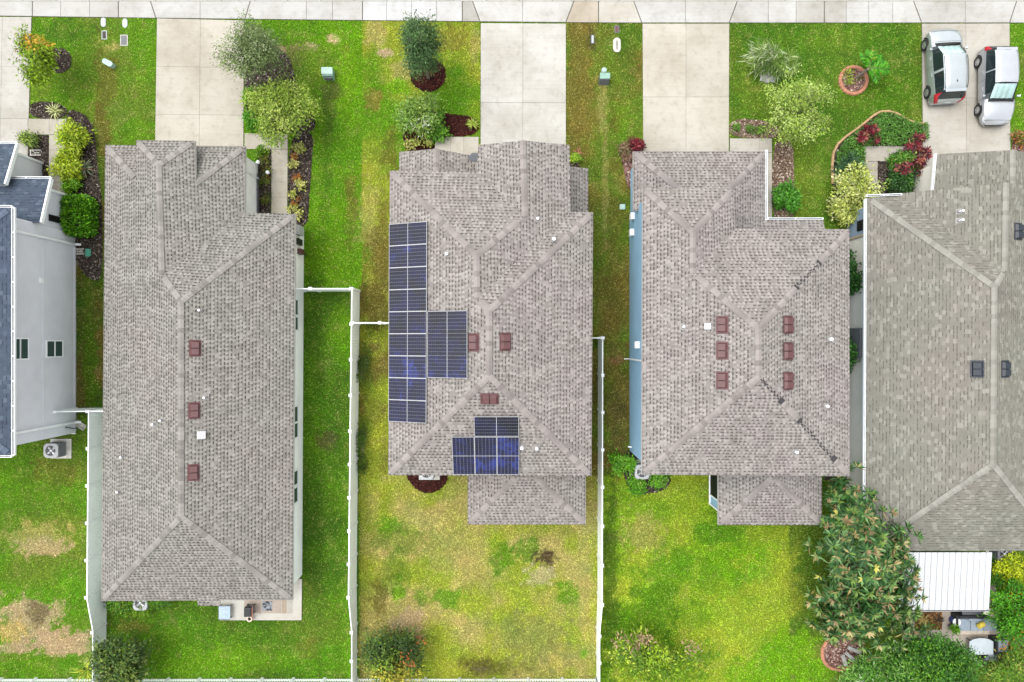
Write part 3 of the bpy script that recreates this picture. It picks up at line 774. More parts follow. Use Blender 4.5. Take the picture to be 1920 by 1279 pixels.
# ---------- house 1 : single storey, brown grey roof
ze = 2.7
h1 = house_empty((-16.2, -2.2, 0)); tag(h1, 'long single-storey white house with plain grey-brown shingle roof and three brown vents in one row', 'house')
eL = g(194, 640, ze)[0]; eR = g(555, 640, ze)[0]; eB = g(370, 1126, ze)[1]; eF = g(320, 273, ze)[1]; eW = g(460, 340, ze)[0]; eM = g(500, 400, ze)[1]
L1 = ('L', eL, ze); R1 = ('R', eR, ze); B1 = ('B', eB, ze); F1 = ('F', eF, ze); RW1 = ('R', eW, ze); FM1 = ('F', eM, ze)
zu = rp(255, 300, L1)[2]
v = dict(a=g(197, 272, ze), b=g(190, 1127, ze), c=rp(339, 969, L1), d=rp(339, 565, L1), e=rp(303, 515, L1), f=rp(297, 309, L1),
         u1=g(255, 263, zu), u2=rp(255, 336, L1), r=g(365, 264, zu), s=g(460, 274, ze), t=rp(367, 344, RW1), w=g(459, 399, ze), x=g(554, 401, ze), y=g(548.5, 1125, ze))
v['u2b'] = v['u2']
v2 = dict(a=v['a'], s=v['s'], t=v['t'], u=v['u2'])
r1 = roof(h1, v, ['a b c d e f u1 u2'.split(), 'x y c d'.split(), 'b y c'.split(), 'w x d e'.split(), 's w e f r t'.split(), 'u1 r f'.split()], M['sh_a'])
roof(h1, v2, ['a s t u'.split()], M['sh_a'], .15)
mb = MB(); # raised front: front fascia and cheeks
u1, r_, u2, t_ = [Vector(v[k]) for k in ('u1', 'r', 'u2', 't')]
mb.box(u1.x + .4, r_.x - .4, t_.y - .1, u1.y - .35, ze - .1, u1.z + .02)
mb.build('gable_wall', M['wall_white'], h1)
rr = g(372, 1130, ze - .02); r2 = g(413, 1130, ze - .02)
roof(h1, dict(a=(rr[0], rr[1] + .8, ze + .26), b=(r2[0], r2[1] + .8, ze + .26), c=g(413, 1136, ze - .06), d=g(371, 1136, ze - .06)), ['a b c d'.split()], M['sh_a'], .12)
V_ = lambda k: v[k]
caps(r1, [(V_('a'), V_('u2'), 'h', [(.0, .9)]), (v['s'], v['t'], 'h'), (v['u1'], v['f'], 'h'), (v['r'], v['f'], 'h'), (v['f'], v['e'], 'r'), (v['e'], v['d'], 'h'), (v['x'], v['d'], 'h'), (v['d'], v['c'], 'r'), (v['b'], v['c'], 'h'), (v['y'], v['c'], 'h')], M['cap_a'])
for y in (653, 770, 886): vent(r1, 365 - (y - 653) * .013, y, R1, M['brown_vent'])
boxvent(r1, 378, 815, R1)
for (x, y, pl) in ((386, 745, R1), (290, 795, L1), (304, 788, L1), (231, 856, L1), (224, 921, L1), (377, 582, R1)): pipe(r1, x, y, pl, .05, .26, M['alu'])
mb = MB(); mb.prism([(-20.95, 9.9), (-14.28, 9.9), (-14.28, 6.34), (-11.7, 6.34), (-11.8, -13.15), (-21.05, -13.15)], 0, ze - .02)
mb.build('wall', M['wall_white'], h1)
for (ya, yb) in ((561, 590), (594, 619), (765, 795), (797, 825), (888, 915), (920, 949)):
    f = .945; window(h1, -11.72 - .0052 * (ya - 400) * .03 * .3, (640 - yb) * S * f, (640 - ya) * S * f, 1.05, 2.15, 1, False)
mb = MB(); mb.box(-11.72, -11.44, 5.75, 6.25, .9, 1.7); mb.build('utility_box', M['ac_grey'], h1, bevel=.02)
mb = MB(); mb.tube([(-11.72, 5.42, 1.6), (-11.5, 5.42, 1.6)], .13, 16); mb.box(-11.72, -11.56, 5.25, 5.58, .7, 1.5); mb.build('electric_meter', [M['black']], h1, bevel=.01)
mb = MB(); mb.box(-11.72, -11.5, 4.75, 5.05, .6, 1.2); mb.tube([(-11.6, 4.9, 0), (-11.6, 4.9, .7)], .03); mb.build('valve_box', M['brown_vent'], h1, bevel=.01)
for (y_, h_) in ((9.6, 0), ):
    mb = MB(); mb.tube([(-14.22, y_ - .5, .05), (-14.22, y_ - .5, 2.5)], .05); mb.build('downspout', M['white'], h1)
# dark hand rail line beside the garage wall
mb = MB(); mb.box(-14.28, -14.2, 6.4, 9.3, 0, .25); mb.build('wall_base', M['ac_dark'], h1)
settle(h1)

# ---------- house 2 : two storeys with the solar panels
zt = 5.4
h2 = house_empty((-1.0, 1.0, 0)); tag(h2, 'house with solar panels on its grey-rose shingle roof and a gabled garage wing', 'house')
eL = g(729.5, 640, zt)[0]; eR = g(1111, 640, zt)[0]; eB = g(900, 891.5, zt)[1]; eF = g(800, 320, zt)[1]; eWl = g(895, 300, zt)[0]; eWr = g(1069, 300, zt)[0]; eM = g(1090, 397.5, zt)[1]
L2 = ('L', eL, zt); R2 = ('R', eR, zt); B2 = ('B', eB, zt); F2 = ('F', eF, zt); WL2 = ('L', eWl, zt); WR2 = ('R', eWr, zt)
v = dict(a=g(731, 320, zt), b=g(728, 891, zt), c=rp(917, 705, L2), d=rp(917, 583, L2), e=rp(895, 558, L2), f=rp(893, 479, L2), h=g(894, 320.5, zt), i=rp(984, 405, WR2), j=g(897, 272, zt), k=rp(980, 263.5, WR2),
         l=g(1068, 272, zt), m=g(1070, 397.5, zt), n=g(1112, 398, zt), o=g(1109, 893, zt))
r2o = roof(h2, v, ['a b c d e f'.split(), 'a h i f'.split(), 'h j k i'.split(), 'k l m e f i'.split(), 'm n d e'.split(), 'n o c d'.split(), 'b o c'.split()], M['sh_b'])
caps(r2o, [(v['a'], v['f'], 'h'), (v['i'], v['f'], 'h', [(0.04, 1)]), (v['f'], v['e'], 'r'), (v['e'], v['d'], 'h'), (v['k'], v['i'], 'r'), (v['n'], v['d'], 'h'), (v['d'], v['c'], 'r'), (v['b'], v['c'], 'h'), (v['o'], v['c'], 'h')], M['cap_b'])
vent(r2o, 889.5, 642, L2, M['brown_vent']); vent(r2o, 946.5, 641, R2, M['brown_vent']); vent(r2o, 918, 747, B2, M['brown_vent'])
for (x, y, pl, s_) in ((838, 477, L2, .06), (1038, 449, R2, .07), (1006, 840, B2, .06), (978, 839, B2, .07), (1008, 411, WR2, .05)): pipe(r2o, x, y, pl, s_, .25)
mb = MB(); mb.prism([(-5.58, 7.9), (-1.35, 7.9), (-1.35, 9.2), (2.43, 9.2), (2.43, 5.9), (3.54, 5.9), (3.5, -6.15), (-5.62, -6.15)], 0, zt - .02)
mb.add([(-1.3, 9.17, zt - .1), (2.4, 9.17, zt - .1), (.55, 9.17, zt + .72), (-1.3, 9.05, zt - .1), (2.4, 9.05, zt - .1), (.55, 9.05, zt + .72)], [(0, 1, 2), (3, 5, 4), (0, 2, 5, 3), (1, 4, 5, 2)])
mb.build('wall', M['wall_beige'], h2)
# porch (front left), lean-to (front right) and rear hip roof
eP = g(748.5, 300, ze)[0]; PLp = ('L', eP, ze); PRp = ('R', g(897, 300, ze)[0], ze)
yb_ = 7.95
k0 = Vector(rp(817, 279, PLp)); kb = (k0.x, yb_, k0.z)
lp = g(748.5, 285, ze); rp_ = g(897, 294, ze)
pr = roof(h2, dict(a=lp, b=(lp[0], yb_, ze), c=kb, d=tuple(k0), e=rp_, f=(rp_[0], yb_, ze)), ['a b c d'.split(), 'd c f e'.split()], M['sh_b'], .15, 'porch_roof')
caps(pr, [(tuple(k0), kb, 'r')], M['cap_b'])
mb = MB(); q = [rp(877, 296, PRp), rp(885, 287, PRp), rp(896.5, 287, PRp), rp(896.5, 303, PRp), rp(884, 303, PRp)]
mb.add([(x, y, z + .03) for x, y, z in q] + [(x, y, z - .02) for x, y, z in q], [(0, 1, 2, 3, 4), (0, 5, 6, 1), (1, 6, 7, 2), (2, 7, 8, 3), (3, 8, 9, 4), (4, 9, 5, 0)]); mb.build('roof_flashing', M['ac_dark'], pr)
mb = MB()
for x in (lp[0] + .4, (lp[0] + rp_[0]) / 2, rp_[0] - .15): mb.box(x - .1, x + .1, 9.3, 9.5, 0, ze - .1)
mb.build('porch_post', M['white'], h2)
x1 = g(1103, 340, ze)[0]; ya = g(1103, 316, ze)[1]
lr = roof(h2, dict(a=(x1, ya, ze), b=(x1, 5.9, ze), c=(2.40, 5.9, ze + SL * (x1 - 2.40)), d=(2.40, ya, ze + SL * (x1 - 2.40))), ['a b c d'.split()], M['sh_b'], .15, 'side_roof')
mb = MB(); mb.box(2.44, x1 - .35, 5.95, ya - .3, 0, ze - .02); mb.build('side_wall', M['wall_beige'], h2)
def rear_hip(par, l, r, yb, top, apex, mat, cap, name='rear_roof', ztop=None):
    """low rear roof: eave corners in px, apex px, wall line in world y"""
    zc = ze; B = ('B', g(l, yb, zc)[1], zc, 0.34)
    a = g(l, yb, zc); b = g(r, yb, zc); p = rp(apex[0], apex[1], B); p2 = rp(apex[2], apex[1], B)
    ysp = top
    V = dict(a=a, b=b, p=p, q=p2, c=(a[0], ysp, zc), d=(b[0], ysp, zc), e=(p[0], ysp, p[2] + .01), f=(p2[0], ysp, p2[2] + .01))
    o = roof(par, V, ['a b q p'.split(), 'a p e c'.split(), 'b d f q'.split(), 'p q f e'.split()], mat, .15, name)
    caps(o, [(a, p, 'h'), (b, p2, 'h')], cap)
    return o
rear_hip(h2, 877, 1098.5, 983.5, -6.1, (966, 896, 1004), M['sh_b'], M['cap_b'])
mb = MB(); mb.box(-1.95, 3.4, -9.2, -6.2, 0, ze - .02); mb.build('rear_wall', M['wall_beige'], h2)
settle(h2)

# ---------- house 3 : two storeys, blue walls
h3 = house_empty((11.3, .5, 0)); tag(h3, 'pale blue two-storey house with six brown roof vents and a damaged hip ridge', 'house')
eL = g(1203.5, 640, zt)[0]; eR = g(1593, 640, zt)[0]; eB = g(1400, 891.5, zt)[1]; eF = g(1290, 352.5, zt)[1]; eW = g(1377, 390, zt)[0]; eM = g(1490, 429, zt)[1]
L3 = ('L', eL, zt); R3 = ('R', eR, zt); B3 = ('B', eB, zt); F3 = ('F', eM, zt)
v = dict(a=g(1205, 352, zt), b=g(1203, 890, zt), c=rp(1423, 706, L3), d=rp(1422, 616, L3), e=rp(1299, 512, L3), f=rp(1299, 436, L3), h=g(1375, 354, zt), i=g(1379, 428.5, zt), j=g(1593, 430, zt), k=g(1593, 893, zt))
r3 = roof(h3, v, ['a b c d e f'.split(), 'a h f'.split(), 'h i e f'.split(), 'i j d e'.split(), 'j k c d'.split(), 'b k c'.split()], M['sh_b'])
caps(r3, [(v['a'], v['f'], 'h'), (v['h'], v['f'], 'h'), (v['f'], v['e'], 'r'), (v['e'], v['d'], 'h'), (v['j'], v['d'], 'h', [(0, .34), (.60, 1)]), (v['d'], v['c'], 'r'), (v['b'], v['c'], 'h'), (v['c'], v['k'], 'h', [(.25, .42), (.83, 1)])], M['cap_b'])
def torn(p, q, a, b):
    mb = MB()
    p, q = Vector(p), Vector(q); L = (q - p).length; n = int(L * (b - a) / .13)
    d = (q - p).normalized(); s = Vector((-d.y, d.x, 0)).normalized()
    for i in range(n):
        t = a + (b - a) * (i + .5) / n; c = p.lerp(q, t) + s * (.04 if i % 2 else -.04); c = c + s * random.uniform(-.02, .02)
        mb.beam(c - d * .05 + Vector((0, 0, .01)), c + d * .06 + Vector((0, 0, .01)), random.uniform(.045, .09), .02)
    mb.build('torn_underlay', M['felt'], r3)
torn(v['j'], v['d'], .35, .6); torn(v['c'], v['k'], .02, .25); torn(v['c'], v['k'], .42, .83)
for (A, B, t, L_) in ((v['j'], v['d'], .35, .1), (v['j'], v['d'], .60, .1), (v['c'], v['k'], .235, .22), (v['c'], v['k'], .43, .15), (v['c'], v['k'], .815, .25)):
    mb = MB(); A, B = Vector(A), Vector(B); d = (B - A).normalized(); c = A.lerp(B, t) + Vector((0, 0, .03)); mb.beam(c - d * L_ / 2, c + d * L_ / 2, .28, .03); mb.build('torn_underlay', M['felt'], r3)
for y in (609, 657.5, 713.5): vent(r3, 1355, y, L3, M['brown_vent'])
for y in (609, 658.5, 714.5): vent(r3, 1477, y, R3, M['brown_vent'])
for (x, y, pl, s_) in ((1548, 761, R3, .065), (1491, 847, B3, .06), (1555, 636, R3, .07), (1280, 613, L3, .05)): pipe(r3, x, y, pl, s_, .25)
boxvent(r3, 1328, 612, L3, .19)
mb = MB(); mb.prism([(6.61, 7.08), (10.42, 7.08), (10.42, 5.06), (15.98, 5.06), (15.98, -6.15), (6.61, -6.15)], 0, zt - .02)
mb.build('wall', M['wall_blue'], h3)
A = g(1187, 284, ze); Bq = g(1435, 284.5, ze); gx0, gy0 = A[0], A[1]; gx1 = Bq[0]; dp = gy0 - 7.06; py6 = g(1435, 412, ze)[1]; pxr = g(1543, 412, ze)[0]
zz = lambda d: ze + SL * d
V = dict(a=(gx0, gy0, ze), b=(gx1, gy0, ze), c=(gx1 - dp, 7.06, zz(dp)), d=(gx0 + dp, 7.06, zz(dp)), e=(gx0, 6.80, ze), f=(gx0 + dp, 6.80, zz(dp)),
         h=(gx1, py6, ze), i=(gx1 - (py6 - 5.0), 5.0, zz(py6 - 5.0)), j=(gx1 - dp, 5.0, zz(dp)), k=(pxr, py6, ze), l=(pxr, 5.0, zz(py6 - 5.0)))
g3 = roof(h3, V, ['a b c d'.split(), 'a d f e'.split(), 'b h i j c'.split(), 'h k l i'.split()], M['sh_b'], .16, 'garage_roof')
caps(g3, [(V['a'], V['d'], 'h'), (V['b'], V['c'], 'h')], M['cap_b'])
gutter(g3, (gx1, gy0 + .05, ze), (gx1, py6, ze), out=(1, 0, 0)); gutter(g3, (gx1 + .14, py6, ze), (pxr, py6, ze), out=(0, 1, 0))
mb = MB(); mb.prism([(6.66, 9.58), (12.9, 9.58), (12.9, 5.0), (6.66, 5.0)], 0, ze - .02); mb.build('garage_wall', M['wall_blue'], h3)
mb = MB(); mb.box(pxr - .4, pxr - .2, py6 - .4, py6 - .2, 0, ze - .1); mb.build('porch_post', M['white'], h3)
rr_ = rear_hip(h3, 1346.5, 1541, 984.5, -6.1, (1446, 897, 1452), M['sh_b'], M['cap_b'])
mb = MB(); mb.box(11.13, 15.8, -9.2, -6.2, 0, ze - .02); mb.build('rear_wall', M['wall_blue'], h3)
mb = MB(); mb.box(11.08, 11.125, -8.6, -6.7, .25, 2.5); mb.build('screen', M['dark'], h3)
mb = MB()
for y in (-9.15, -8.62, -6.62): mb.box(11.05, 11.12, y, y + .07, .16, 2.6)
mb.box(11.05, 11.12, -9.15, -6.55, .08, .159); mb.build('screen_frame', M['wall_white'], h3)
for (y, z) in ((6.75, 1.2), (5.9, 1.0), (-.2, 2.6)):
    mb = MB(); mb.box(6.40, 6.61, y - .18, y + .18, z, z + .45); mb.box(6.44, 6.61, y - .12, y + .12, z - .1, z); mb.build('wall_box', M['white'], h3, bevel=.02)
mb = MB(); mb.tube([(6.3, -1.0, .06), (6.52, -1.0, .1), (6.54, -1.0, 4.9), (6.35, -1.0, 5.25)], .05); mb.build('downspout', M['white'], h3)
mb = MB(); mb.tube([(6.61, -5.85, .7), (6.45, -5.85, .7), (6.45, -5.85, .6)], .04); mb.build('hose_tap', M['white'], h3)
settle(h3)

# ---------- house 4 : single storey, olive grey roof, partly out of frame
h4 = house_empty((23.8, -1.0, 0)); tag(h4, 'house with olive-grey shingle roof, white gutters and dark navy roof vents at the right edge', 'house')
eL = g(1624.5, 640, ze)[0]; eRx = 28.75; eB = g(1750, 1033, ze)[1]; eF = g(1655, 369, ze)[1]; eWl = g(1690, 365, ze)[0]; eGl = g(1756, 320, ze)[0]
L4 = ('L', eL, ze); R4 = ('R', eRx, ze); WL4 = ('L', eWl, ze); GL4 = ('L', eGl, ze)
k_ = rp(1887, 342.5, WL4); gr = rp(1907, 278.5, GL4); gre = (gr[0], k_[1] - .25, gr[2])
v = dict(a=g(1627, 371, ze), b=g(1622, 1033, ze), c=rp(1862.5, 871, L4), d=rp(1865, 538, L4), e=rp(1884, 508, WL4), f=g(1690, 368, ze), f2=g(1690, 362.5, ze), k=k_, rf=(eRx, k_[1], ze), rb=(eRx, eB, ze))
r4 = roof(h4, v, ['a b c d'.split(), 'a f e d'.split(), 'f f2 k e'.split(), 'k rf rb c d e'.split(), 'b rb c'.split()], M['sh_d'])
caps(r4, [(v['a'], v['d'], 'h'), (v['k'], v['e'], 'r'), (v['e'], v['d'], 'h'), (v['d'], v['c'], 'r'), (v['b'], v['c'], 'h'), (v['rb'], v['c'], 'h')], M['cap_d'])
zg = .28
gv = dict(a=g(1756.5, 289, ze - zg), b=(eGl + .03, 7.0, ze - zg), c=(gre[0], 7.0, gre[2] - zg), d=(gr[0], gr[1], gr[2] - zg), e=(eRx - .1, gr[1], ze - zg), f=(eRx - .1, 7.0, ze - zg))
g4 = roof(h4, gv, ['a b c d'.split(), 'd c f e'.split()], M['sh_d'], .15, 'garage_roof')
caps(g4, [(gv['d'], gv['c'], 'r')], M['cap_d'])
gutter(r4, g(1625, 374, ze), g(1622, 1030, ze), out=(-1, 0, 0)); gutter(r4, g(1625, 369, ze), g(1690, 366.5, ze), out=(0, 1, 0)); gutter(g4, gv['a'], (eGl + .0, 7.7, ze - zg), out=(-1, 0, 0))
for (x, y, pl) in ((1833, 692, L4), (1884, 692, R4), (1908.5, 434, R4)): vent(r4, x, y, pl, M['navy_vent'], .48, .74)
for (x, y) in ((1798, 397), (1798, 414)): pipe(r4, x, y, WL4, .05, .35)
mb = MB(); mb.prism([(18.88, 7.18), (20.75, 7.18), (20.75, 7.4), (28.3, 7.4), (28.3, -10.6), (18.75, -10.6)], 0, ze - .05)
mb.add([(20.8, 7.35, ze - .1), (28.3, 7.35, ze - .1), (24.5, 7.35, ze + 1.55), (20.8, 7.2, ze - .1), (28.3, 7.2, ze - .1), (24.5, 7.2, ze + 1.55)], [(0, 1, 2), (3, 5, 4), (0, 2, 5, 3), (1, 4, 5, 2)])
mb.build('wall', M['wall_beige'], h4)
mb = MB(); mb.box(22.55, 28.3, 7.41, 9.45, 0, ze - zg - .03); mb.build('garage_wall', M['wall_beige'], h4)
mb = MB(); mb.box(18.80, 18.87, 5.75, 7.12, .05, 2.55); mb.build('side_panel', siding('bluegrey_stucco', (.24, .31, .39)), h4)
mb = MB(); mb.box(18.74, 18.80, 5.95, 6.5, 1.3, 2.3); mb.build('side_opening', M['dark'], h4)
mb = MB(); mb.box(18.78, 18.88, 5.62, 5.75, 0, 2.6); mb.build('trim_board', simple('tan_trim', (.40, .33, .25), .6), h4)
mb = MB(); mb.box(18.6, 18.74, -.9, .7, .6, 1.9); mb.build('utility_box', M['ac_dark'], h4, bevel=.02)
settle(h4)

# ---------- house 0 : two storeys, slate blue roof, grey walls, mostly out of frame on the left
h0 = house_empty((-27.5, 1.0, 0)); tag(h0, 'grey two-storey house with slate-blue shingle roof and white trim at the left edge', 'house')
ex = -24.2; yf = 6.45; yb0 = -5.52; xl = -34.2; hw = (ex - xl) / 2; rz_ = zt + SL * hw
v = dict(a=(ex, yf, zt), b=(ex, yb0, zt), c=(xl, yb0, zt), d=(xl, yf, zt), e=(ex - hw, yf - hw, rz_), f=(ex - hw, yb0 + hw, rz_))
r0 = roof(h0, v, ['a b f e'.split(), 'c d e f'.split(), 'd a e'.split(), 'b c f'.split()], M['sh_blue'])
caps(r0, [(v['a'], v['e'], 'h'), (v['b'], v['f'], 'h'), (v['c'], v['f'], 'h'), (v['d'], v['e'], 'h'), (v['e'], v['f'], 'r')], M['cap_blue'])
gutter(r0, (ex, yf, zt), (ex, yb0, zt), out=(1, 0, 0), w=.15); gutter(r0, (ex, yf, zt), (xl, yf, zt), out=(0, 1, 0)); gutter(r0, (ex, yb0, zt), (xl, yb0, zt), out=(0, -1, 0))
mb = MB(); mb.prism([(-24.54, 6.03), (-33.8, 6.03), (-33.8, -5.16), (-24.54, -5.16)], 0, zt - .02); mb.build('wall', M['wall_grey'], h0)
# porch wing and garage wing with sloping roofs
def wing(x_r, x_l, y_f, y_b, z_f, z_b, over, ovf, nm):
    zb2 = z_b - .14; zf2 = z_f - .12
    m = MB(); m.hexa([(x_l, y_b, 0), (x_r, y_b, 0), (x_r, y_f, 0), (x_l, y_f, 0), (x_l, y_b, zb2), (x_r, y_b, zb2), (x_r, y_f, zf2), (x_l, y_f, zf2)])
    m.build(nm + '_wall', M['wall_grey'], h0)
    sl = (z_b - z_f) / (y_f - y_b)
    a = dict(a=(x_r + over, y_f + ovf, z_f - sl * ovf), b=(x_r + over, y_b, z_b), c=(x_l, y_b, z_b), d=(x_l, y_f + ovf, z_f - sl * ovf))
    ro = roof(h0, a, ['a b c d'.split()], M['sh_blue'], .14, nm + '_roof')
    t = MB(); A = Vector(a['a']); B = Vector(a['b'])
    t.beam(A + Vector((.04, 0, -.03)), B + Vector((.04, 0, -.03)), .09, .2); t.build('rake_board', M['white'], ro)
    gutter(ro, a['a'], a['d'], out=(0, 1, 0))
    return ro
wing(-24.66, -28.0, 8.05, 6.05, 2.80, 3.42, .50, .45, 'porch')
wing(-26.4, -33.0, 9.98, 8.06, 2.60, 3.30, .32, .40, 'garage')
mb = MB(); mb.box(-24.66, -24.56, 8.0, 8.12, 0, 2.7); mb.build('corner_trim', M['white'], h0)
mb = MB(); mb.box(-26.4, -26.34, 9.94, 10.06, 0, 2.45); mb.build('corner_trim', M['white'], h0)
mb = MB(); mb.box(-24.64, -24.60, 6.4, 6.75, 1.1, 2.1); mb.build('side_opening', M['dark'], h0)
mb = MB(); mb.box(-24.65, -24.58, 6.0, 6.1, 3.35, 5.3); mb.build('corner_board', M['white'], h0)
for (y, lo) in ((5.42, 0.05), (-4.55, .05)):
    mb = MB(); mb.tube([(-24.2, y, zt - .12), (-24.47, y, zt - .35), (-24.47, y, .2), (-24.2, y, .06)], .07); mb.build('downspout', M['white'], h0)
window(h0, -24.54, -.90, .12, 3.80, 4.92, 1); window(h0, -24.54, -.84, .0, 1.15, 2.42, 1)
mb = MB(); mb.box(-24.54, -24.47, 3.0, 3.3, 2.7, 3.0); mb.build('wall_vent', M['white'], h0, bevel=.02)
mb = MB(); mb.box(-24.54, -24.515, -5.1, 5.3, 2.62, 2.72); mb.box(-24.54, -24.515, -5.1, 5.3, 0, .16); mb.build('belt_trim', M['wall_grey'], h0)
mb = MB(); mb.box(-33.8, -24.5, -5.21, -5.165, 0, .14); mb.build('base_board', M['white'], h0)
mb = MB(); mb.tube([(-24.54, -4.75, .9), (-24.44, -4.75, .9), (-24.4, -4.85, .5), (-24.35, -4.9, .05)], .035); mb.build('conduit', M['ac_dark'], h0)
settle(h0)

# ---------- solar panels
cell = None
def panel_proto(long, short):
    root = empty('solar_panel')
    fr = MB(); t = .018
    for (x0, x1, y0, y1) in ((-short / 2, short / 2, -long / 2, -long / 2 + t), (-short / 2, short / 2, long / 2 - t, long / 2), (-short / 2, -short / 2 + t, -long / 2 + t, long / 2 - t), (short / 2 - t, short / 2, -long / 2 + t, long / 2 - t)):
        fr.box(x0, x1, y0, y1, -.03, .012)
    fr.build('frame', M['pframe'], root)
    me = bpy.data.meshes.new('cells'); a, b = short / 2 - t, long / 2 - t
    me.from_pydata([(-a, -b, .004), (a, -b, .004), (a, b, .004), (-a, b, .004), (-a, -b, -.03), (a, -b, -.03), (a, b, -.03), (-a, b, -.03)], [], [(0, 1, 2, 3), (7, 6, 5, 4), (0, 4, 5, 1), (1, 5, 6, 2), (2, 6, 7, 3), (3, 7, 4, 0)])
    uv = me.uv_layers.new(name='UVMap')
    for li, w in zip(me.polygons[0].loop_indices, ((0, 0), (0, 1), (1, 1), (1, 0))): uv.data[li].uv = (w[0], w[1])
    me.materials.append(M['solar']); link('cells', me, root)
    rb = MB(); rb.box(-short / 2 + .1, short / 2 - .1, -long / 4 - .02, -long / 4 + .02, -.11, -.031); rb.box(-short / 2 + .1, short / 2 - .1, long / 4 - .02, long / 4 + .02, -.11, -.031); rb.build('rail', M['alu'], root)
    return root
proto = panel_proto(2.075, 1.05); used = [False]
ordn = ['first', 'second', 'third', 'fourth', 'fifth', 'sixth', 'seventh', 'eighth', 'ninth']
def put_panel(px, py, pl, rot, label):
    o = proto if not used[0] else copy_tree(proto); used[0] = True
    p, n = on_plane(px, py, pl, .14); mt = plane_mat(p, n, pl[0])
    if rot: mt = mt @ Matrix.Rotation(PI / 2, 4, 'Z')
    o.matrix_world = mt; tag(o, label, 'solar panel', 'solar panels on the middle roof')
def lab(i, n): return {0: 'topmost', n - 1: 'lowest'}.get(i, ordn[i] + ' from the top')
for i in range(9): put_panel(767.5 - i * .15, 439.5 + i * 41.4, L2, False, 'dark solar panel in the tall eave column, ' + lab(i, 9) + (' of nine'))
for i in range(3): put_panel(841.0, 604.5 + i * 41.5, L2, False, 'dark solar panel in the short column of three beside the tall column, ' + ['topmost', 'middle one', 'lowest'][i])
put_panel(931, 797, B2, True, 'single sideways solar panel above three upright ones on the rear slope')
for i in range(3): put_panel(869.5 + i * 41.6, 852, B2, False, 'bright blue upright solar panel at the rear eave, ' + ['left', 'middle', 'right'][i] + ' of three in the row')
# ------------------------------------------------------------------ fences
def nsplit(p, q, step):
    L = (q - p).length; return max(1, round(L / step))
def fence(label, pts, hs, picket=False, skip_post=()):
    """pts: ground px; hs: height at each point"""
    root = empty('fence', gp(*pts[0])); tag(root, label, 'fence', 'white vinyl fences round the back yards')
    P = [Vector(gp(*p)) for p in pts]
    first = True
    for i in range(len(P) - 1):
        p, q = P[i], P[i + 1]; n = nsplit(p, q, 1.86); d = (q - p).normalized(); s = Vector((-d.y, d.x, 0))
        for k in range(n + 1):
            if k == 0 and not first: continue
            c = p.lerp(q, k / n); h = hs[i] + (hs[i + 1] - hs[i]) * k / n
            m = MB(); m.box(c.x - .065, c.x + .065, c.y - .065, c.y + .065, 0, h + .06)
            m.box(c.x - .085, c.x + .085, c.y - .085, c.y + .085, h + .06, h + .085)
            m.hexa([(c.x - .085, c.y - .085, h + .085), (c.x + .085, c.y - .085, h + .085), (c.x + .085, c.y + .085, h + .085), (c.x - .085, c.y + .085, h + .085), (c.x - .01, c.y - .01, h + .14), (c.x + .01, c.y - .01, h + .14), (c.x + .01, c.y + .01, h + .14), (c.x - .01, c.y + .01, h + .14)])
            m.build('post', M['white'], root)
        first = False
        for k in range(n):
            a = p.lerp(q, k / n) + d * .066; b = p.lerp(q, (k + 1) / n) - d * .066
            ha = hs[i] + (hs[i + 1] - hs[i]) * k / n; hb = hs[i] + (hs[i + 1] - hs[i]) * (k + 1) / n
            m = MB()
            if picket:
                L = (b - a).length; nn = int(L / .13)
                for j in range(nn):
                    c = a + d * ((j + .5) * L / nn); hh = ha + (hb - ha) * j / nn
                    m.beam(c + Vector((0, 0, .06)), c + Vector((0, 0, hh - .06)), .022, .06, up=d)
                m.beam(a + Vector((0, 0, .18)), b + Vector((0, 0, .18)), .045, .08); m.beam(a + Vector((0, 0, ha - .1)), b + Vector((0, 0, hb - .1)), .05, .08)
            else:
                L = (b - a).length; nn = max(3, int(L / .15))
                for j in range(nn):
                    c0 = a + d * (j * L / nn + .003); c1 = a + d * ((j + 1) * L / nn - .003); t0 = (j + .5) / nn
                    hh = ha + (hb - ha) * t0 - .05; off = s * .018
                    m.hexa([c0 - off + Vector((0, 0, .1)), c1 - off + Vector((0, 0, .1)), c1 + off + Vector((0, 0, .1)), c0 + off + Vector((0, 0, .1)), c0 - off + Vector((0, 0, hh)), c1 - off + Vector((0, 0, hh)), c1 + off + Vector((0, 0, hh)), c0 + off + Vector((0, 0, hh))])
                m.beam(a + Vector((0, 0, .08)), b + Vector((0, 0, .08)), .045, .14); m.beam(a + Vector((0, 0, ha - .03)), b + Vector((0, 0, hb - .03)), .05, .09)
            m.build('panel', M['fence'], root)
    settle(root); return root
FH, FL = 1.83, 1.22
fence('white privacy fence between the blue-roofed house yard and the long plain house', [(204, 765), (201, 1097), (199, 1168), (199, 1272)], [FH, FH, FL, FL])
fence('short white fence joining the grey house to the long plain house', [(144, 766), (203, 765), (258, 765)], [FH, FH, FH])
fence('white privacy fence along the bright green side lawn left of the solar house', [(674, 546), (671, 800), (668, 1097), (669, 1168), (669, 1272)], [FH, FH, FH, FL, FL])
fence('short white fence with a gate from the long plain house wall', [(572, 546), (600, 546), (673, 546)], [FH, FH, FH])
fence('short white fence from the long fence to the solar house wall', [(675, 607), (773, 607)], [FH, FH])
fence('thin white fence between the solar house and the pale blue house', [(1122, 634), (1121.5, 900), (1121, 1110), (1119, 1175), (1119, 1272)], [FH, FH, FH, FL, FL])
fence('short white fence stub beside the right wall of the solar house', [(1079, 634), (1121, 634)], [FH, FH])
fence('low white picket fence along the bottom of the leftmost yard', [(-60, 1272), (198, 1272)], [FL, FL], True)
fence('low white picket fence along the bottom of the bright green yard', [(200, 1272), (668, 1272)], [FL, FL], True)
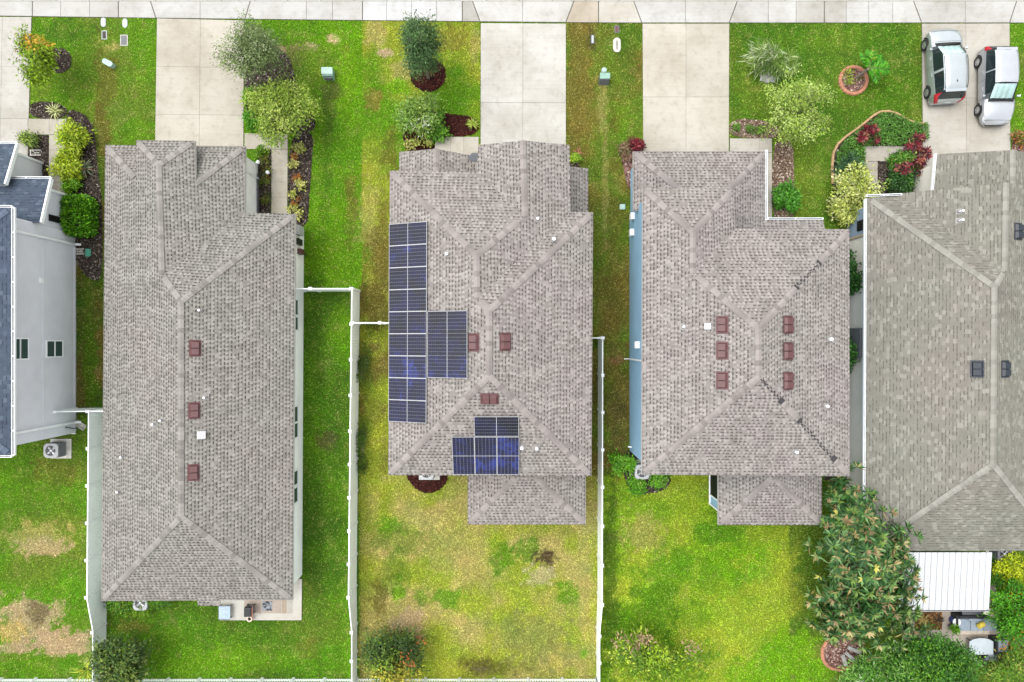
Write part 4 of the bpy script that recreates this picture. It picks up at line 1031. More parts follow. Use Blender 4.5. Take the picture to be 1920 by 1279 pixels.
fence('low white picket fence along the bottom of the dry yard', [(670, 1271.5), (1118, 1272)], [FL, FL], True)

# ------------------------------------------------------------------ small utilities
def item(name, label, cat, px, py, rz=0, group=None):
    r = empty(name, gp(px, py), rz); tag(r, label, cat, group); return r
def single(name, label, cat, px, py, mb, mat, rz=0, group=None, bevel=.012, z=0):
    o = mb.build(name, mat, None, bevel=bevel); o.location = gp(px, py, z); o.rotation_euler = (0, 0, rz); tag(o, label, cat, group); return o
def pill(mb, w, l, z0, z1, mi=0, n=8):
    r = w / 2; pts = []
    for k in range(n + 1): a = PI * k / n; pts.append((r * math.cos(a), l / 2 - r + r * math.sin(a)))
    for k in range(n + 1): a = PI + PI * k / n; pts.append((r * math.cos(a), -l / 2 + r + r * math.sin(a)))
    mb.prism(pts, z0, z1, mi)
t = item('utility_cabinet', 'pale green utility box on the bright lawn between the first two driveways', 'utility box', 618, 143)
m = MB(); m.hexa([(-.3, -.25, 0), (.3, -.25, 0), (.3, .25, 0), (-.3, .25, 0), (-.29, -.16, .5), (.29, -.16, .5), (.29, .25, .56), (-.29, .25, .56)]); m.build('cabinet', M['green_box'], t, bevel=.02)
m = MB(); m.hexa([(-.32, -.1, .52), (.32, -.1, .52), (.32, .28, .575), (-.32, .28, .575), (-.31, -.09, .56), (.31, -.09, .56), (.31, .27, .615), (-.31, .27, .615)]); m.build('lid', M['mint'], t, bevel=.012)
m = MB(); m.box(-.2, .2, -.262, -.22, .12, .4); m.build('door', M['ac_dark'], t)
t = item('utility_cabinet', 'grey-green utility box with dark front on the olive lawn strip', 'utility box', 1132, 152)
m = MB(); m.hexa([(-.28, -.25, 0), (.28, -.25, 0), (.28, .22, 0), (-.28, .22, 0), (-.27, -.1, .5), (.27, -.1, .5), (.27, .22, .56), (-.27, .22, .56)]); m.build('cabinet', M['ac_dark'], t, bevel=.02)
m = MB(); m.hexa([(-.29, -.08, .51), (.29, -.08, .51), (.29, .24, .57), (-.29, .24, .57), (-.28, -.07, .55), (.28, -.07, .55), (.28, .23, .61), (-.28, .23, .61)]); m.build('lid', M['green_box'], t, bevel=.012)
m = MB(); m.lathe(0, 0, [(.13, 0), (.13, .55), (.15, .57), (.15, .66), (.1, .72), (.02, .74)], 18)
single('utility_pedestal', 'round pale mint pedestal touching the grey-green box on the olive strip', 'pedestal', 1130, 140, m, M['mint'], bevel=0)
m = MB(); pill(m, .28, .6, 0, .32); pill(m, .30, .62, .32, .36)
single('utility_pedestal', 'oblong pale mint pedestal lying askew on the left front lawn', 'pedestal', 208, 122, m, M['mint'], rz=math.radians(62))
m = MB(); pill(m, .28, .52, 0, .05); pill(m, .2, .44, .05, .06)
MT = 'water meter lids set in the lawn by the pavement'
single('water_meter', 'oval grey meter lid at the pavement edge, left one of the pair', 'meter lid', 194.5, 42.5, m, M['lidgrey'], group=MT)
single('water_meter', 'oval grey meter lid at the pavement edge, right one of the pair', 'meter lid', 235, 44, m, M['lidgrey'], group=MT)
m = MB(); pill(m, .42, .82, 0, .06); pill(m, .06, .5, .06, .066, 1)
single('water_meter', 'long white concrete lid with a dark slit on the olive lawn strip', 'meter lid', 1156.5, 85, m, [M['lidwhite'], M['dark']], group=MT)
def metbox(label, px, py, w, l, mats):
    t = item('meter_box', label, 'meter box', px, py)
    mm = MB(); mm.box(-w / 2, w / 2, -l / 2, l / 2, 0, .035); mm.build('frame', mats[0], t, bevel=.01)
    mm = MB(); mm.box(-w / 2 + .05, w / 2 - .05, -l / 2 + .05, l / 2 - .05, .035, .045); mm.build('lid', mats[1], t)
metbox('weathered concrete meter box with dark soil on it below the right oval lid', 233, 76, .42, .62, (M['lidwhite'], M['ac_dark']))
metbox('sunken dark meter box below the left oval lid', 196, 66, .30, .50, (M['lidgrey'], simple('wet_soil', (.05, .045, .035), .9, 0, .4, 12)))
metbox('small purple-brown meter box by the pavement above the white lid', 1156.5, 55, .28, .42, (M['ac_dark'], M['brown_vent']))
metbox('thin dark plate half buried in the olive lawn near the driveway', 1111, 74, .2, .5, (M['ac_dark'], M['lidgrey']))
m = MB(); m.box(-.17, .17, -.22, .22, 0, .05); m.box(-.13, .13, -.18, .18, .05, .06)
single('irrigation_lid', 'green plastic valve lid in the soil beside the grey house', 'valve lid', 166, 474, m, M['teal'], bevel=.02)
m = MB(); m.box(-.15, .15, -.15, .15, 0, .05); m.box(-.11, .11, -.11, .11, .05, .06)
single('irrigation_lid', 'faded green valve lid in the grass beside the pale blue house', 'valve lid', 1167, 388, m, M['mint'], bevel=.02)
def splash(label, px, py, rz):
    mm = MB(); mm.box(-.30, .30, -.17, -.11, 0, .09); mm.box(-.30, .30, .11, .17, 0, .09); mm.box(-.30, -.24, -.109, .109, 0, .09); mm.box(-.239, .3, -.109, .109, 0, .025)
    mm.box(-.1, .2, -.03, .03, .026, .06)
    single('splash_block', label, 'splash block', px, py, mm, M['lidwhite'], rz, 'splash blocks under the downspouts', .006)
splash('white splash block at the rear corner of the grey house', 152, 797, math.radians(-35))
splash('white splash block beside the green valve lid', 149, 472, 0.03)
splash('white splash block lying in the small square mulch patch', 68, 287, 0)
def pathlight(label, px, py):
    t = item('path_light', label, 'path light', px, py, group='round white path lights by the front walk')
    mm = MB(); mm.tube([(0, 0, 0), (0, 0, .4)], .015); mm.build('stake', M['ac_dark'], t)
    mm = MB(); mm.lathe(0, 0, [(.04, .36), (.1, .40), (.11, .46), (.07, .53), (.01, .55)], 14); mm.build('globe', M['white'], t)
pathlight('white globe path light nearest the garage corner', 489, 308); pathlight('white globe path light in the middle of the narrow mulch strip', 507, 327)
def rockm(r, sq=(1, .7, .5)):
    bm = bmesh.new(); bmesh.ops.create_icosphere(bm, subdivisions=3, radius=1)
    for v in bm.verts:
        k = 1 + .25 * math.sin(v.co.x * 5 + r * 9) * math.cos(v.co.y * 4) + random.uniform(-.05, .05)
        v.co = Vector((v.co.x * sq[0], v.co.y * sq[1], max(v.co.z, -.2) * sq[2])) * r * k
    me = bpy.data.meshes.new('rock'); bm.to_mesh(me); bm.free(); me.materials.append(M['rock']); return me
for (px, py, r, l) in ((1436, 146, .40, 'larger pale rock under the spiky grey plant'), (1447, 150, .22, 'smaller pale rock tucked beside the larger one')):
    o = link('rock', rockm(r)); o.location = gp(px, py, .02); tag(o, l, 'rock')

def ac(label, px, py, dark=False, pad=True, rz=0):
    t = item('ac_unit', label, 'air conditioner', px, py, rz, 'air conditioners beside the houses'); w = .38
    bodym = M['ac_dark'] if dark else simple('ac_side', (.16, .165, .175), .55, 0, .1)
    topm = M['ac_dark'] if dark else M['ac_grey']
    mm = MB(); mm.box(-w, w, -w, w, .08, .74); mm.build('casing', bodym, t, bevel=.05)
    mm = MB()
    for k in range(11):
        z = .13 + k * .055
        for (a, b, c, d) in ((-w - .012, w + .012, -w - .012, -w + .004), (-w - .012, w + .012, w - .004, w + .012)): mm.box(a + .05, b - .05, c, d, z, z + .022)
        for (a, b, c, d) in ((-w - .012, -w + .004, -w + .04, w - .04), (w - .004, w + .012, -w + .04, w - .04)): mm.box(a, b, c, d, z, z + .022)
    mm.build('louvre', bodym, t)
    mm = MB(); n = 28; ro = .36; ri = .29
    sq = []
    for k in range(n):
        a = 2 * PI * k / n; c, s_ = math.cos(a), math.sin(a); f = (w + .015) / max(abs(c), abs(s_)); f = min(f, .47); sq.append((c * f, s_ * f))
    vs = [(x, y, .80) for x, y in sq] + [(ri * math.cos(2 * PI * k / n), ri * math.sin(2 * PI * k / n), .82) for k in range(n)] + [(x, y, .73) for x, y in sq] + [(ri * math.cos(2 * PI * k / n), ri * math.sin(2 * PI * k / n), .70) for k in range(n)]
    fs = []
    for k in range(n):
        j = (k + 1) % n; fs += [(k, j, n + j, n + k), (k, 2 * n + k, 2 * n + j, j), (n + k, n + j, 3 * n + j, 3 * n + k)]
    mm.add(vs, fs); mm.build('top_cover', topm, t)
    mm = MB(); mm.lathe(0, 0, [(.288, .745), (.0, .75)], 24); fd = mm.build('fan_well', M['black'], t)
    mm = MB()
    for k in range(4):
        a = PI / 2 * k + .4; c, s_ = math.cos(a), math.sin(a)
        mm.add([(.05 * c, .05 * s_, .765), (.26 * c - .02 * s_, .26 * s_ + .02 * c, .775), (.24 * math.cos(a + .6), .24 * math.sin(a + .6), .757), (.06 * math.cos(a + .5), .06 * math.sin(a + .5), .757)], [(0, 1, 2, 3)])
    mm.lathe(0, 0, [(.07, .757), (.07, .79), (.03, .80)], 12); mm.build('fan', M['alu'], t)
    mm = MB()
    for r_ in (.08, .15, .22, .28): mm.tube([(r_ * math.cos(2 * PI * k / 24), r_ * math.sin(2 * PI * k / 24), .815) for k in range(25)], .006, 4, cap=False)
    for k in range(8): a = PI * k / 4; mm.tube([(.07 * math.cos(a), .07 * math.sin(a), .815), (.29 * math.cos(a), .29 * math.sin(a), .82)], .005, 4)
    mm.build('grille', M['alu'] if not dark else M['ac_dark'], t)
    if pad:
        mm = MB(); mm.box(-.52, .66, -.55, .55, 0, .075); mm.build('pad', M['lidwhite'], t, bevel=.015)
ac('grey air conditioner on a pale concrete pad behind the grey house', 113, 841)
ac('air conditioner tucked under the rear eave of the long plain house', 277, 1121, pad=False)
ac('air conditioner in the red-brown mulch under the eave of the solar house', 803, 881)
ac('air conditioner at the rear corner of the pale blue house between bushes', 1199, 880)
ac('dark air conditioner behind the patio cover house', 1865, 1031, dark=True)

# ------------------------------------------------------------------ cars
def pchip(xs, ys, xq):
    xs = np.array(xs, float); ys = np.array(ys, float); h = np.diff(xs); dl = np.diff(ys) / h; d = np.zeros_like(ys)
    for i in range(1, len(xs) - 1):
        if dl[i - 1] * dl[i] > 0: d[i] = 2 * dl[i - 1] * dl[i] / (dl[i - 1] + dl[i])
    d[0], d[-1] = dl[0], dl[-1]
    k = np.clip(np.searchsorted(xs, xq) - 1, 0, len(xs) - 2); t = (xq - xs[k]) / h[k]
    return (2 * t**3 - 3 * t**2 + 1) * ys[k] + (t**3 - 2 * t**2 + t) * h[k] * d[k] + (-2 * t**3 + 3 * t**2) * ys[k + 1] + (t**3 - t**2) * h[k] * d[k + 1]
PAINT = {}
def paint(name, col):
    kk = N(name); p = kk.pos(); f = kk.noise(2.0, 3, p).outputs[0]
    c = kk.ramp(f, [(.3, tuple(x * .95 for x in col)), (.7, tuple(min(1, x * 1.03) for x in col))])
    kk.bsdf(c, .32, .55, .5, **{'Coat Weight': .7, 'Coat Roughness': .05}); return kk.mat
kk = N('car_glass'); kk.bsdf((.012, .02, .022), .04, 0, .6); M['carglass'] = kk.mat
kk = N('screen_glass')
gl = kk.node('ShaderNodeBsdfGlossy'); gl.inputs['Roughness'].default_value = .02; tr = kk.node('ShaderNodeBsdfTransparent'); tr.inputs[0].default_value = (.82, .96, .94, 1)
fz = kk.node('ShaderNodeFresnel'); mx = kk.node('ShaderNodeMixShader'); kk.l.new(fz.outputs[0], mx.inputs[0]); kk.l.new(tr.outputs[0], mx.inputs[1]); kk.l.new(gl.outputs[0], mx.inputs[2]); kk.l.new(mx.outputs[0], kk.out.inputs[0]); M['screen'] = kk.mat
M['shade'] = simple('sunshade', (.88, .9, .9), .35, .3, .1, 4)
M['red'] = simple('tail_red', (.32, .012, .02), .15, 0, .2, 6, .6)
M['lamp'] = simple('headlamp', (.7, .74, .78), .1, .2, .1, 6, .6)
M['rim'] = simple('alloy', (.55, .56, .58), .3, .8, .08)
def car(label, px, py, rz, st, colr, wheelY, roofF, cowl, rearT, rearB, wheel_x, red_top=True, rails=True, antenna=None):
    t = item('car', label, 'car', px, py, rz, 'silver cars parked on the driveway')
    st = sorted(st); Y = [s[0] for s in st]
    yq = np.unique(np.round(np.concatenate([np.linspace(Y[0], Y[-1], 64), [roofF, cowl, rearT, rearB]]), 4))
    W, ZB, ZT, WT = [pchip(Y, [s[i] for s in st], yq) for i in (1, 2, 3, 4)]
    ring = []
    for w, zb, zt, wt in zip(W, ZB, ZT, WT):
        k = min(1, max(0, (zt - zb) / .25))
        pts = [(w * .88, .22), (w * .975, .34), (w, .55), (w * .99, zb - .10), (w * .955, zb), (wt * (1.0) + (1 - k) * .03, zt - .06 * k - .02), (wt * .93, zt - .012), (wt * .55, zt + .018), (0, zt + .025)]
        pts = [(x, min(z, zt + .03) if i > 3 else min(z, zb)) for i, (x, z) in enumerate(pts)]
        ring.append(pts)
    nr = len(ring[0]); parts = {'body': [], 'windscreen': [], 'rear_window': [], 'side_window': [], 'side_window2': [], 'tail_light': [], 'tail_light2': [], 'headlight': [], 'headlight2': []}
    verts = []; full = 2 * nr - 1
    for y, pts in zip(yq, ring):
        for x, z in pts: verts.append((-x, y, z))
        for x, z in pts[-2::-1]: verts.append((x, y, z))
    cab0, cab1 = rearB + .18, cowl - .18
    for i in range(len(yq) - 1):
        ym = (yq[i] + yq[i + 1]) / 2
        for j in range(full - 1):
            fidx = (i * full + j, i * full + j + 1, (i + 1) * full + j + 1, (i + 1) * full + j)
            jj = j if j < nr - 1 else full - 2 - j
            key = 'body'
            if rearB - .13 < ym < rearB + .26 and jj in (3, 4): key = 'tail_light' if j < nr else 'tail_light2'
            elif rearB - .12 < ym < rearB + (.10 if red_top else -.02) and jj == 5: key = 'tail_light' if j < nr else 'tail_light2'
            elif Y[-1] - .42 < ym < Y[-1] - .05 and jj in (3,): key = 'headlight' if j < nr else 'headlight2'
            elif roofF < ym < cowl and jj >= 5: key = 'windscreen'
            elif rearB < ym < rearT and jj >= 5: key = 'rear_window'
            elif jj == 4 and cab0 < ym < cab1 and not (abs(ym - (cab0 + cab1) / 2 + .1) < .05): key = 'side_window' if j < nr else 'side_window2'
            parts[key].append(fidx)
    pm = PAINT.setdefault(label, paint('car_paint', colr))
    vn = np.array(verts)
    def mk(name, faces, mat, off=0.0, parent=t, shrink=None):
        used = sorted({i for f in faces for i in f}); mp = {u: n for n, u in enumerate(used)}
        me = bpy.data.meshes.new(name); me.from_pydata([verts[u] for u in used], [], [[mp[i] for i in f] for f in faces]); me.update()
        if off:
            nrm = np.array([v.normal for v in me.vertices])
            for v, n in zip(me.vertices, nrm): v.co = v.co + Vector(n) * off
        me.materials.append(mat); me.polygons.foreach_set('use_smooth', [True] * len(me.polygons)); me.update()
        return link(name, me, parent)
    body = parts['body'] + [list(range(full))[::-1], [(len(yq) - 1) * full + k for k in range(full)]]
    ob = mk('body', body, pm)
    bm = bmesh.new(); bm.from_mesh(ob.data); bmesh.ops.recalc_face_normals(bm, faces=bm.faces)
    if sum(f.normal.z * f.calc_area() for f in bm.faces) < 0: bmesh.ops.reverse_faces(bm, faces=bm.faces)
    bm.to_mesh(ob.data); bm.free()
    for nme in ('windscreen', 'rear_window', 'side_window', 'side_window2', 'tail_light', 'tail_light2', 'headlight', 'headlight2'):
        fs = parts[nme]
        if not fs: continue
        o = mk(nme.replace('2', ''), fs, M['screen'] if nme == 'windscreen' else M['red'] if 'tail' in nme else M['lamp'] if 'head' in nme else M['carglass'])
        bm = bmesh.new(); bm.from_mesh(o.data); bmesh.ops.recalc_face_normals(bm, faces=bm.faces)
        if sum((f.normal.z + f.normal.x * (f.calc_center_median().x)) * f.calc_area() for f in bm.faces) < 0: bmesh.ops.reverse_faces(bm, faces=bm.faces)
        bm.to_mesh(o.data); bm.free()
    # folding sunshade and dark dashboard behind the screen
    ylo, yhi = roofF + .05, cowl - .20
    sh = [f for f in parts['windscreen'] if ylo < (verts[f[0]][1] + verts[f[2]][1]) / 2 < yhi]
    used = sorted({i for f in parts['windscreen'] for i in f})
    mm = MB(); npan = 8; hw = .60
    for k in range(npan):
        x0 = -hw + 2 * hw * k / npan; x1 = x0 + 2 * hw / npan; zr = np.interp
        def zz_(y): return float(np.interp(y, yq, ZT)) - .06
        z_off = .03 if k % 2 else 0
        mm.add([(x0, ylo, zz_(ylo) - (0 if k % 2 else .035)), (x1, ylo, zz_(ylo) - (.035 if k % 2 else 0)), (x1, yhi, zz_(yhi) - (.035 if k % 2 else 0)), (x0, yhi, zz_(yhi) - (0 if k % 2 else .035))], [(0, 1, 2, 3)])
    mm.build('sunshade', M['shade'], t)
    mm = MB(); mm.box(-.66, .66, rearB + .1, cowl - .05, .45, .80); mm.build('dashboard', M['black'], t)
    hood = float(np.interp(cowl, yq, ZT))
    # wheels
    for sx in (-1, 1):
        for wy in wheelY:
            wr = .325; xo = wheel_x * sx
            m1 = MB(); prof = [(.20, -.10), (.29, -.105), (wr - .015, -.09), (wr, -.06), (wr, .06), (wr - .015, .09), (.29, .105), (.20, .10)]
            vs = []; fs = []; n = 28
            for r_, xx in prof:
                for k in range(n): a = 2 * PI * k / n; vs.append((xo + xx - sx * .09, wy + r_ * math.cos(a), wr + r_ * math.sin(a)))
            for i in range(len(prof) - 1):
                for k in range(n): j = (k + 1) % n; fs.append((i * n + k, i * n + j, (i + 1) * n + j, (i + 1) * n + k))
            m1.add(vs, fs); wh = m1.build('wheel', M['rubber'], t, smooth=True)
            m2 = MB(); xf = xo + sx * .0; m2.tube([(xf - sx * .16, wy, wr), (xf - sx * .045, wy, wr)], .205, 24, 1)
            for k in range(10):
                a = 2 * PI * k / 10 + .2; m2.beam((xf - sx * .03, wy + .03 * math.cos(a), wr + .03 * math.sin(a)), (xf - sx * .02, wy + .20 * math.cos(a), wr + .20 * math.sin(a)), .045, .02, up=(1, 0, 0))
            m2.tube([(xf - sx * .02, wy + .2 * math.cos(2 * PI * k / 24), wr + .2 * math.sin(2 * PI * k / 24)) for k in range(25)], .018, 6)
            m2.tube([(xf - sx * .05, wy, wr), (xf - sx * .008, wy, wr)], .05, 12); m2.build('rim', [M['rim'], M['black']], wh)
            m3 = MB(); wloc = float(np.interp(wy, yq, W)); n = 20
            for k in range(n):
                a0, a1 = PI * k / n - .1, PI * (k + 1) / n - .1 + .02; xa = sx * (wloc * 1.0 + .004)
                r0, r1 = wr - .02, wr + .055
                m3.add([(xa, wy + r0 * math.cos(a0), wr + r0 * math.sin(a0)), (xa, wy + r1 * math.cos(a0), wr + r1 * math.sin(a0)), (xa, wy + r1 * math.cos(a1), wr + r1 * math.sin(a1)), (xa, wy + r0 * math.cos(a1), wr + r0 * math.sin(a1)),
                        (xa - sx * .12, wy + r0 * math.cos(a0), wr + r0 * math.sin(a0)), (xa - sx * .12, wy + r1 * math.cos(a0), wr + r1 * math.sin(a0)), (xa - sx * .12, wy + r1 * math.cos(a1), wr + r1 * math.sin(a1)), (xa - sx * .12, wy + r0 * math.cos(a1), wr + r0 * math.sin(a1))], [(0, 1, 2, 3), (1, 5, 6, 2), (0, 3, 7, 4)])
            m3.build('wheel_arch', M['black'], t)
        m = MB(); ym = cowl - .32; wm = float(np.interp(ym, yq, W)); zb = float(np.interp(ym, yq, ZB))
        m.hexa([(sx * (wm + .0), ym - .05, zb + .02), (sx * (wm + .18), ym - .07, zb + .03), (sx * (wm + .17), ym + .05, zb + .03), (sx * (wm + .0), ym + .03, zb + .02), (sx * (wm + .0), ym - .05, zb + .12), (sx * (wm + .18), ym - .07, zb + .15), (sx * (wm + .17), ym + .06, zb + .14), (sx * (wm + .0), ym + .03, zb + .1)] if sx > 0 else
               [(sx * (wm + .18), ym - .07, zb + .03), (sx * (wm + .0), ym - .05, zb + .02), (sx * (wm + .0), ym + .03, zb + .02), (sx * (wm + .17), ym + .05, zb + .03), (sx * (wm + .18), ym - .07, zb + .15), (sx * (wm + .0), ym - .05, zb + .12), (sx * (wm + .0), ym + .03, zb + .1), (sx * (wm + .17), ym + .06, zb + .14)])
        m.build('mirror', pm, t, bevel=.02)
        for yh in (-.55, .35):
            m = MB(); wl = float(np.interp(yh, yq, W)); zh = float(np.interp(yh, yq, ZB)) - .12
            m.tube([(sx * wl * .985, yh - .09, zh), (sx * (wl + .03), yh - .07, zh), (sx * (wl + .03), yh + .07, zh), (sx * wl * .985, yh + .09, zh)], .014, 6); m.build('door_handle', pm, t)
    def seam(y, j0, j1, lift=.004):
        m = MB(); k_ = int(np.argmin(abs(yq - y)))
        for sx in (-1, 1):
            m2 = MB(); m2.tube([(sx * (ring[k_][j][0] + lift), yq[k_], ring[k_][j][1] + lift) for j in range(j0, j1)], .007, 5); m2.build('panel_seam', M['black'], t)
    for y_ in (-.12, cab0 - .05, cowl - .22): seam(y_, 1, 5)
    seam(cowl + .06, 4, 9); seam(Y[-1] - .22, 4, 9); seam(rearT + .02, 5, 9)
    # grille / bumpers
    ye = Y[-1]; we = st[-1][1]; m = MB(); m.box(-we * .8, we * .8, ye - .04, ye + .015, .30, .44); m.build('grille', M['black'], t, bevel=.02)
    yr = Y[0]; wr_ = st[0][1]; m = MB(); m.box(-wr_ * .9, wr_ * .9, yr - .015, yr + .05, .24, .40); m.build('rear_bumper', M['ac_dark'], t, bevel=.02)
    m = MB(); m.box(-.17, .17, yr - .02, yr + .005, .58, .70); m.build('number_plate', M['lidgrey'], t)
    if rails:
        for sx in (-1, 1):
            m = MB(); pts = [(sx * float(np.interp(y, yq, WT)) * .96, y, float(np.interp(y, yq, ZT)) + .012) for y in np.linspace(rearT + .05, roofF - .12, 10)]
            m.tube(pts, .018, 6); m.build('roof_rail', M['black'], t)
    if antenna is not None:
        m = MB(); za = float(np.interp(antenna, yq, ZT)); m.hexa([(-.03, antenna - .09, za + .02), (.03, antenna - .09, za + .02), (.012, antenna + .09, za + .02), (-.012, antenna + .09, za + .02), (-.008, antenna - .08, za + .085), (.008, antenna - .08, za + .085), (.005, antenna - .03, za + .05), (-.005, antenna - .03, za + .05)]); m.build('antenna', M['black'], t)
    for key, y0, y1, mt in (('rear_wing', rearT - .02, rearT + .16, pm),):
        zt = float(np.interp(rearT, yq, ZT)); wt = float(np.interp(rearT, yq, WT)); m = MB(); m.box(-wt * .9, wt * .9, rearT - .12, rearT + .05, zt - .005, zt + .035); m.build('rear_spoiler', mt, t, bevel=.015)
    return t
SUV = [(-2.06, .66, .62, .66, .56), (-2.0, .80, .80, .84, .66), (-1.86, .855, .98, 1.04, .72), (-1.60, .875, 1.02, 1.46, .62), (-1.3, .88, 1.02, 1.57, .63), (-.5, .885, .99, 1.63, .655), (.05, .885, .96, 1.615, .65), (.30, .88, .95, 1.585, .635), (1.12, .87, .95, 1.03, .70), (1.5, .85, .90, .96, .68), (1.85, .78, .76, .82, .58), (2.04, .60, .56, .62, .42)]
HAT = [(-2.02, .68, .64, .68, .58), (-1.96, .80, .86, .92, .66), (-1.84, .84, .96, 1.08, .68), (-1.58, .86, .98, 1.42, .62), (-1.2, .865, .97, 1.50, .63), (-.4, .87, .94, 1.53, .645), (.0, .87, .91, 1.505, .64), (.22, .87, .90, 1.47, .62), (1.12, .865, .88, .96, .70), (1.6, .84, .82, .89, .66), (2.0, .76, .68, .75, .55), (2.25, .55, .50, .56, .36)]
car('silver sport utility car with nose to the pavement, parked on the driveway', 1758, 132, math.radians(3.0), SUV, (.40, .44, .455), (-1.33, 1.33), .30, 1.12, -1.60, -1.94, .885, antenna=-1.15)
car('white-silver hatchback parked on the driveway with nose to the house', 1854, 165, math.radians(180), HAT, (.44, .46, .49), (-1.32, 1.36), .22, 1.12, -1.56, -1.92, .87, rails=False)
# ------------------------------------------------------------------ plants
def leaves(name, P, D, L, W, cols, parent, mat=None, nrm=None, curl=.15):
    """rhombic leaves: base P, direction D, length L, width W"""
    gm = cols.mean(1, keepdims=True); cols = np.clip((gm + (cols - gm) * 1.10) * .94, .002, 1)
    n = len(P); D = D / (np.linalg.norm(D, axis=1, keepdims=True) + 1e-9)
    up = rng.normal(0, .45, (n, 3)) + np.array([0, 0, 1.0]) if nrm is None else nrm
    Sd = np.cross(D, up); Sd /= (np.linalg.norm(Sd, axis=1, keepdims=True) + 1e-9); U = np.cross(Sd, D)
    L = np.broadcast_to(L, (n,))[:, None]; W = np.broadcast_to(W, (n,))[:, None]
    mid = P + D * L * .45
    V = np.stack([P, mid + Sd * W * .5 + U * W * curl, P + D * L - U * L * curl * .6, mid - Sd * W * .5 + U * W * curl], 1)
    return fastmesh(name, V.reshape(-1, 3), n, cols, mat or M['leaf'], parent, 4)
def pal_rows(pal, n): return palpick(pal, n)
def jit(c, a=.25): return c * (1 - a + 2 * a * rng.random((len(c), 1)))
def ellipsoid(n, shell=.5, zmin=-1.0):
    v = rng.normal(0, 1, (n * 3, 3)); v /= np.linalg.norm(v, axis=1, keepdims=True); v = v[v[:, 2] > zmin][:n]
    r = shell + (1 - shell) * rng.random(len(v)) ** .6
    return v * r[:, None]
def crown_mesh(name, c, r, nc, nl, leafL, leafW, pal, parent, clr=.28, shell=.45, zmin=-.75, out=.6, jag=.3, colfn=None, upb=.25):
    nlob = max(5, nc // 9)
    LB = ellipsoid(nlob, max(shell, .45), zmin); LB = LB * (1 + rng.normal(0, jag * .55, (len(LB), 1)))
    own = rng.integers(0, len(LB), nc)
    E = LB[own] * .86 + rng.normal(0, .17, (nc, 3)); lob_n = rng.normal(0, .3, (len(LB), 1))
    CC = np.array(c) + E * np.array(r)
    pc = pal_rows(pal, nc) if colfn is None else colfn(E)
    idx = np.repeat(np.arange(nc), nl); n = len(idx)
    off = rng.normal(0, 1, (n, 3)) * clr * np.array([1, 1, .7])
    P = CC[idx] + off
    D = rng.normal(0, 1, (n, 3)) * np.array([1, 1, .5]) + E[idx] * out * 2 + np.array([0, 0, upb]) + off / clr * .5
    cols = jit(pc[idx] * .7 + pal_rows(pal, n) * .3 if colfn is None else pc[idx], .42)
    cols = cols * (1 + .18 * lob_n[own][idx])
    loc = E[idx] - LB[own][idx] * .6 + off
    nr = loc / (np.linalg.norm(loc, axis=1, keepdims=True) + .05) * .9 + np.array([0, 0, .7]) + rng.normal(0, .4, (n, 3))
    D = D - nr * ((D * nr).sum(1, keepdims=True) / (nr * nr).sum(1, keepdims=True)) * .75
    leaves(name, P, D, leafL * (.6 + .8 * rng.random(n)), leafW * (.7 + .6 * rng.random(n)), cols, parent, nrm=nr)
    return CC
def limbs(parent, base, c, CC, r0, n=14, name='trunk', fork=.45, rt=.012, mat=None):
    base = Vector(base); c = Vector(c); mb = MB()
    fk = base.lerp(Vector((base.x * .5 + c.x * .5, base.y * .5 + c.y * .5, c.z)), fork)
    wob = Vector((random.uniform(-.05, .05), random.uniform(-.05, .05), 0))
    mb.tube([base - Vector((0, 0, .05)), base.lerp(fk, .5) + wob, fk], [r0 * 1.25, r0, r0 * .8], 9)
    sel = rng.choice(len(CC), min(n, len(CC)), replace=False)
    for i in sel:
        q = Vector(CC[i]); m1 = fk.lerp(q, .5) + Vector((random.uniform(-.1, .1), random.uniform(-.1, .1), .12))
        mb.tube([fk, m1, q], [r0 * .55, r0 * .3, rt], 6)
    return mb.build(name, mat or M['bark'], parent)
def tree(label, base, cen, r, nc, nl, lL, lW, pal, trunk=.06, cat='tree', name='tree', nlimb=16, group=None, fork=.45, **kw):
    bp = gp(*base); c = g(*cen)
    t = empty(name, bp); tag(t, label, cat, group)
    CC = crown_mesh('crown', c, r, nc, nl, lL, lW, pal, t, **kw)
    limbs(t, bp, c, CC, trunk, nlimb, fork=fork)
    settle(t); return t
def shrub(label, base, h, r, nc, nl, lL, lW, pal, name='shrub', cat='shrub', group=None, nl_=8, **kw):
    bp = gp(*base); c = (bp[0], bp[1], h * .5)
    t = empty(name, bp); tag(t, label, cat, group)
    kw.setdefault('zmin', -.6)
    CC = crown_mesh('foliage', c, (r[0], r[1], h * .5), nc, nl, lL, lW, pal, t, **kw)
    limbs(t, bp, c, CC, .025, nl_, 'stem', .3, .006)
    settle(t); return t
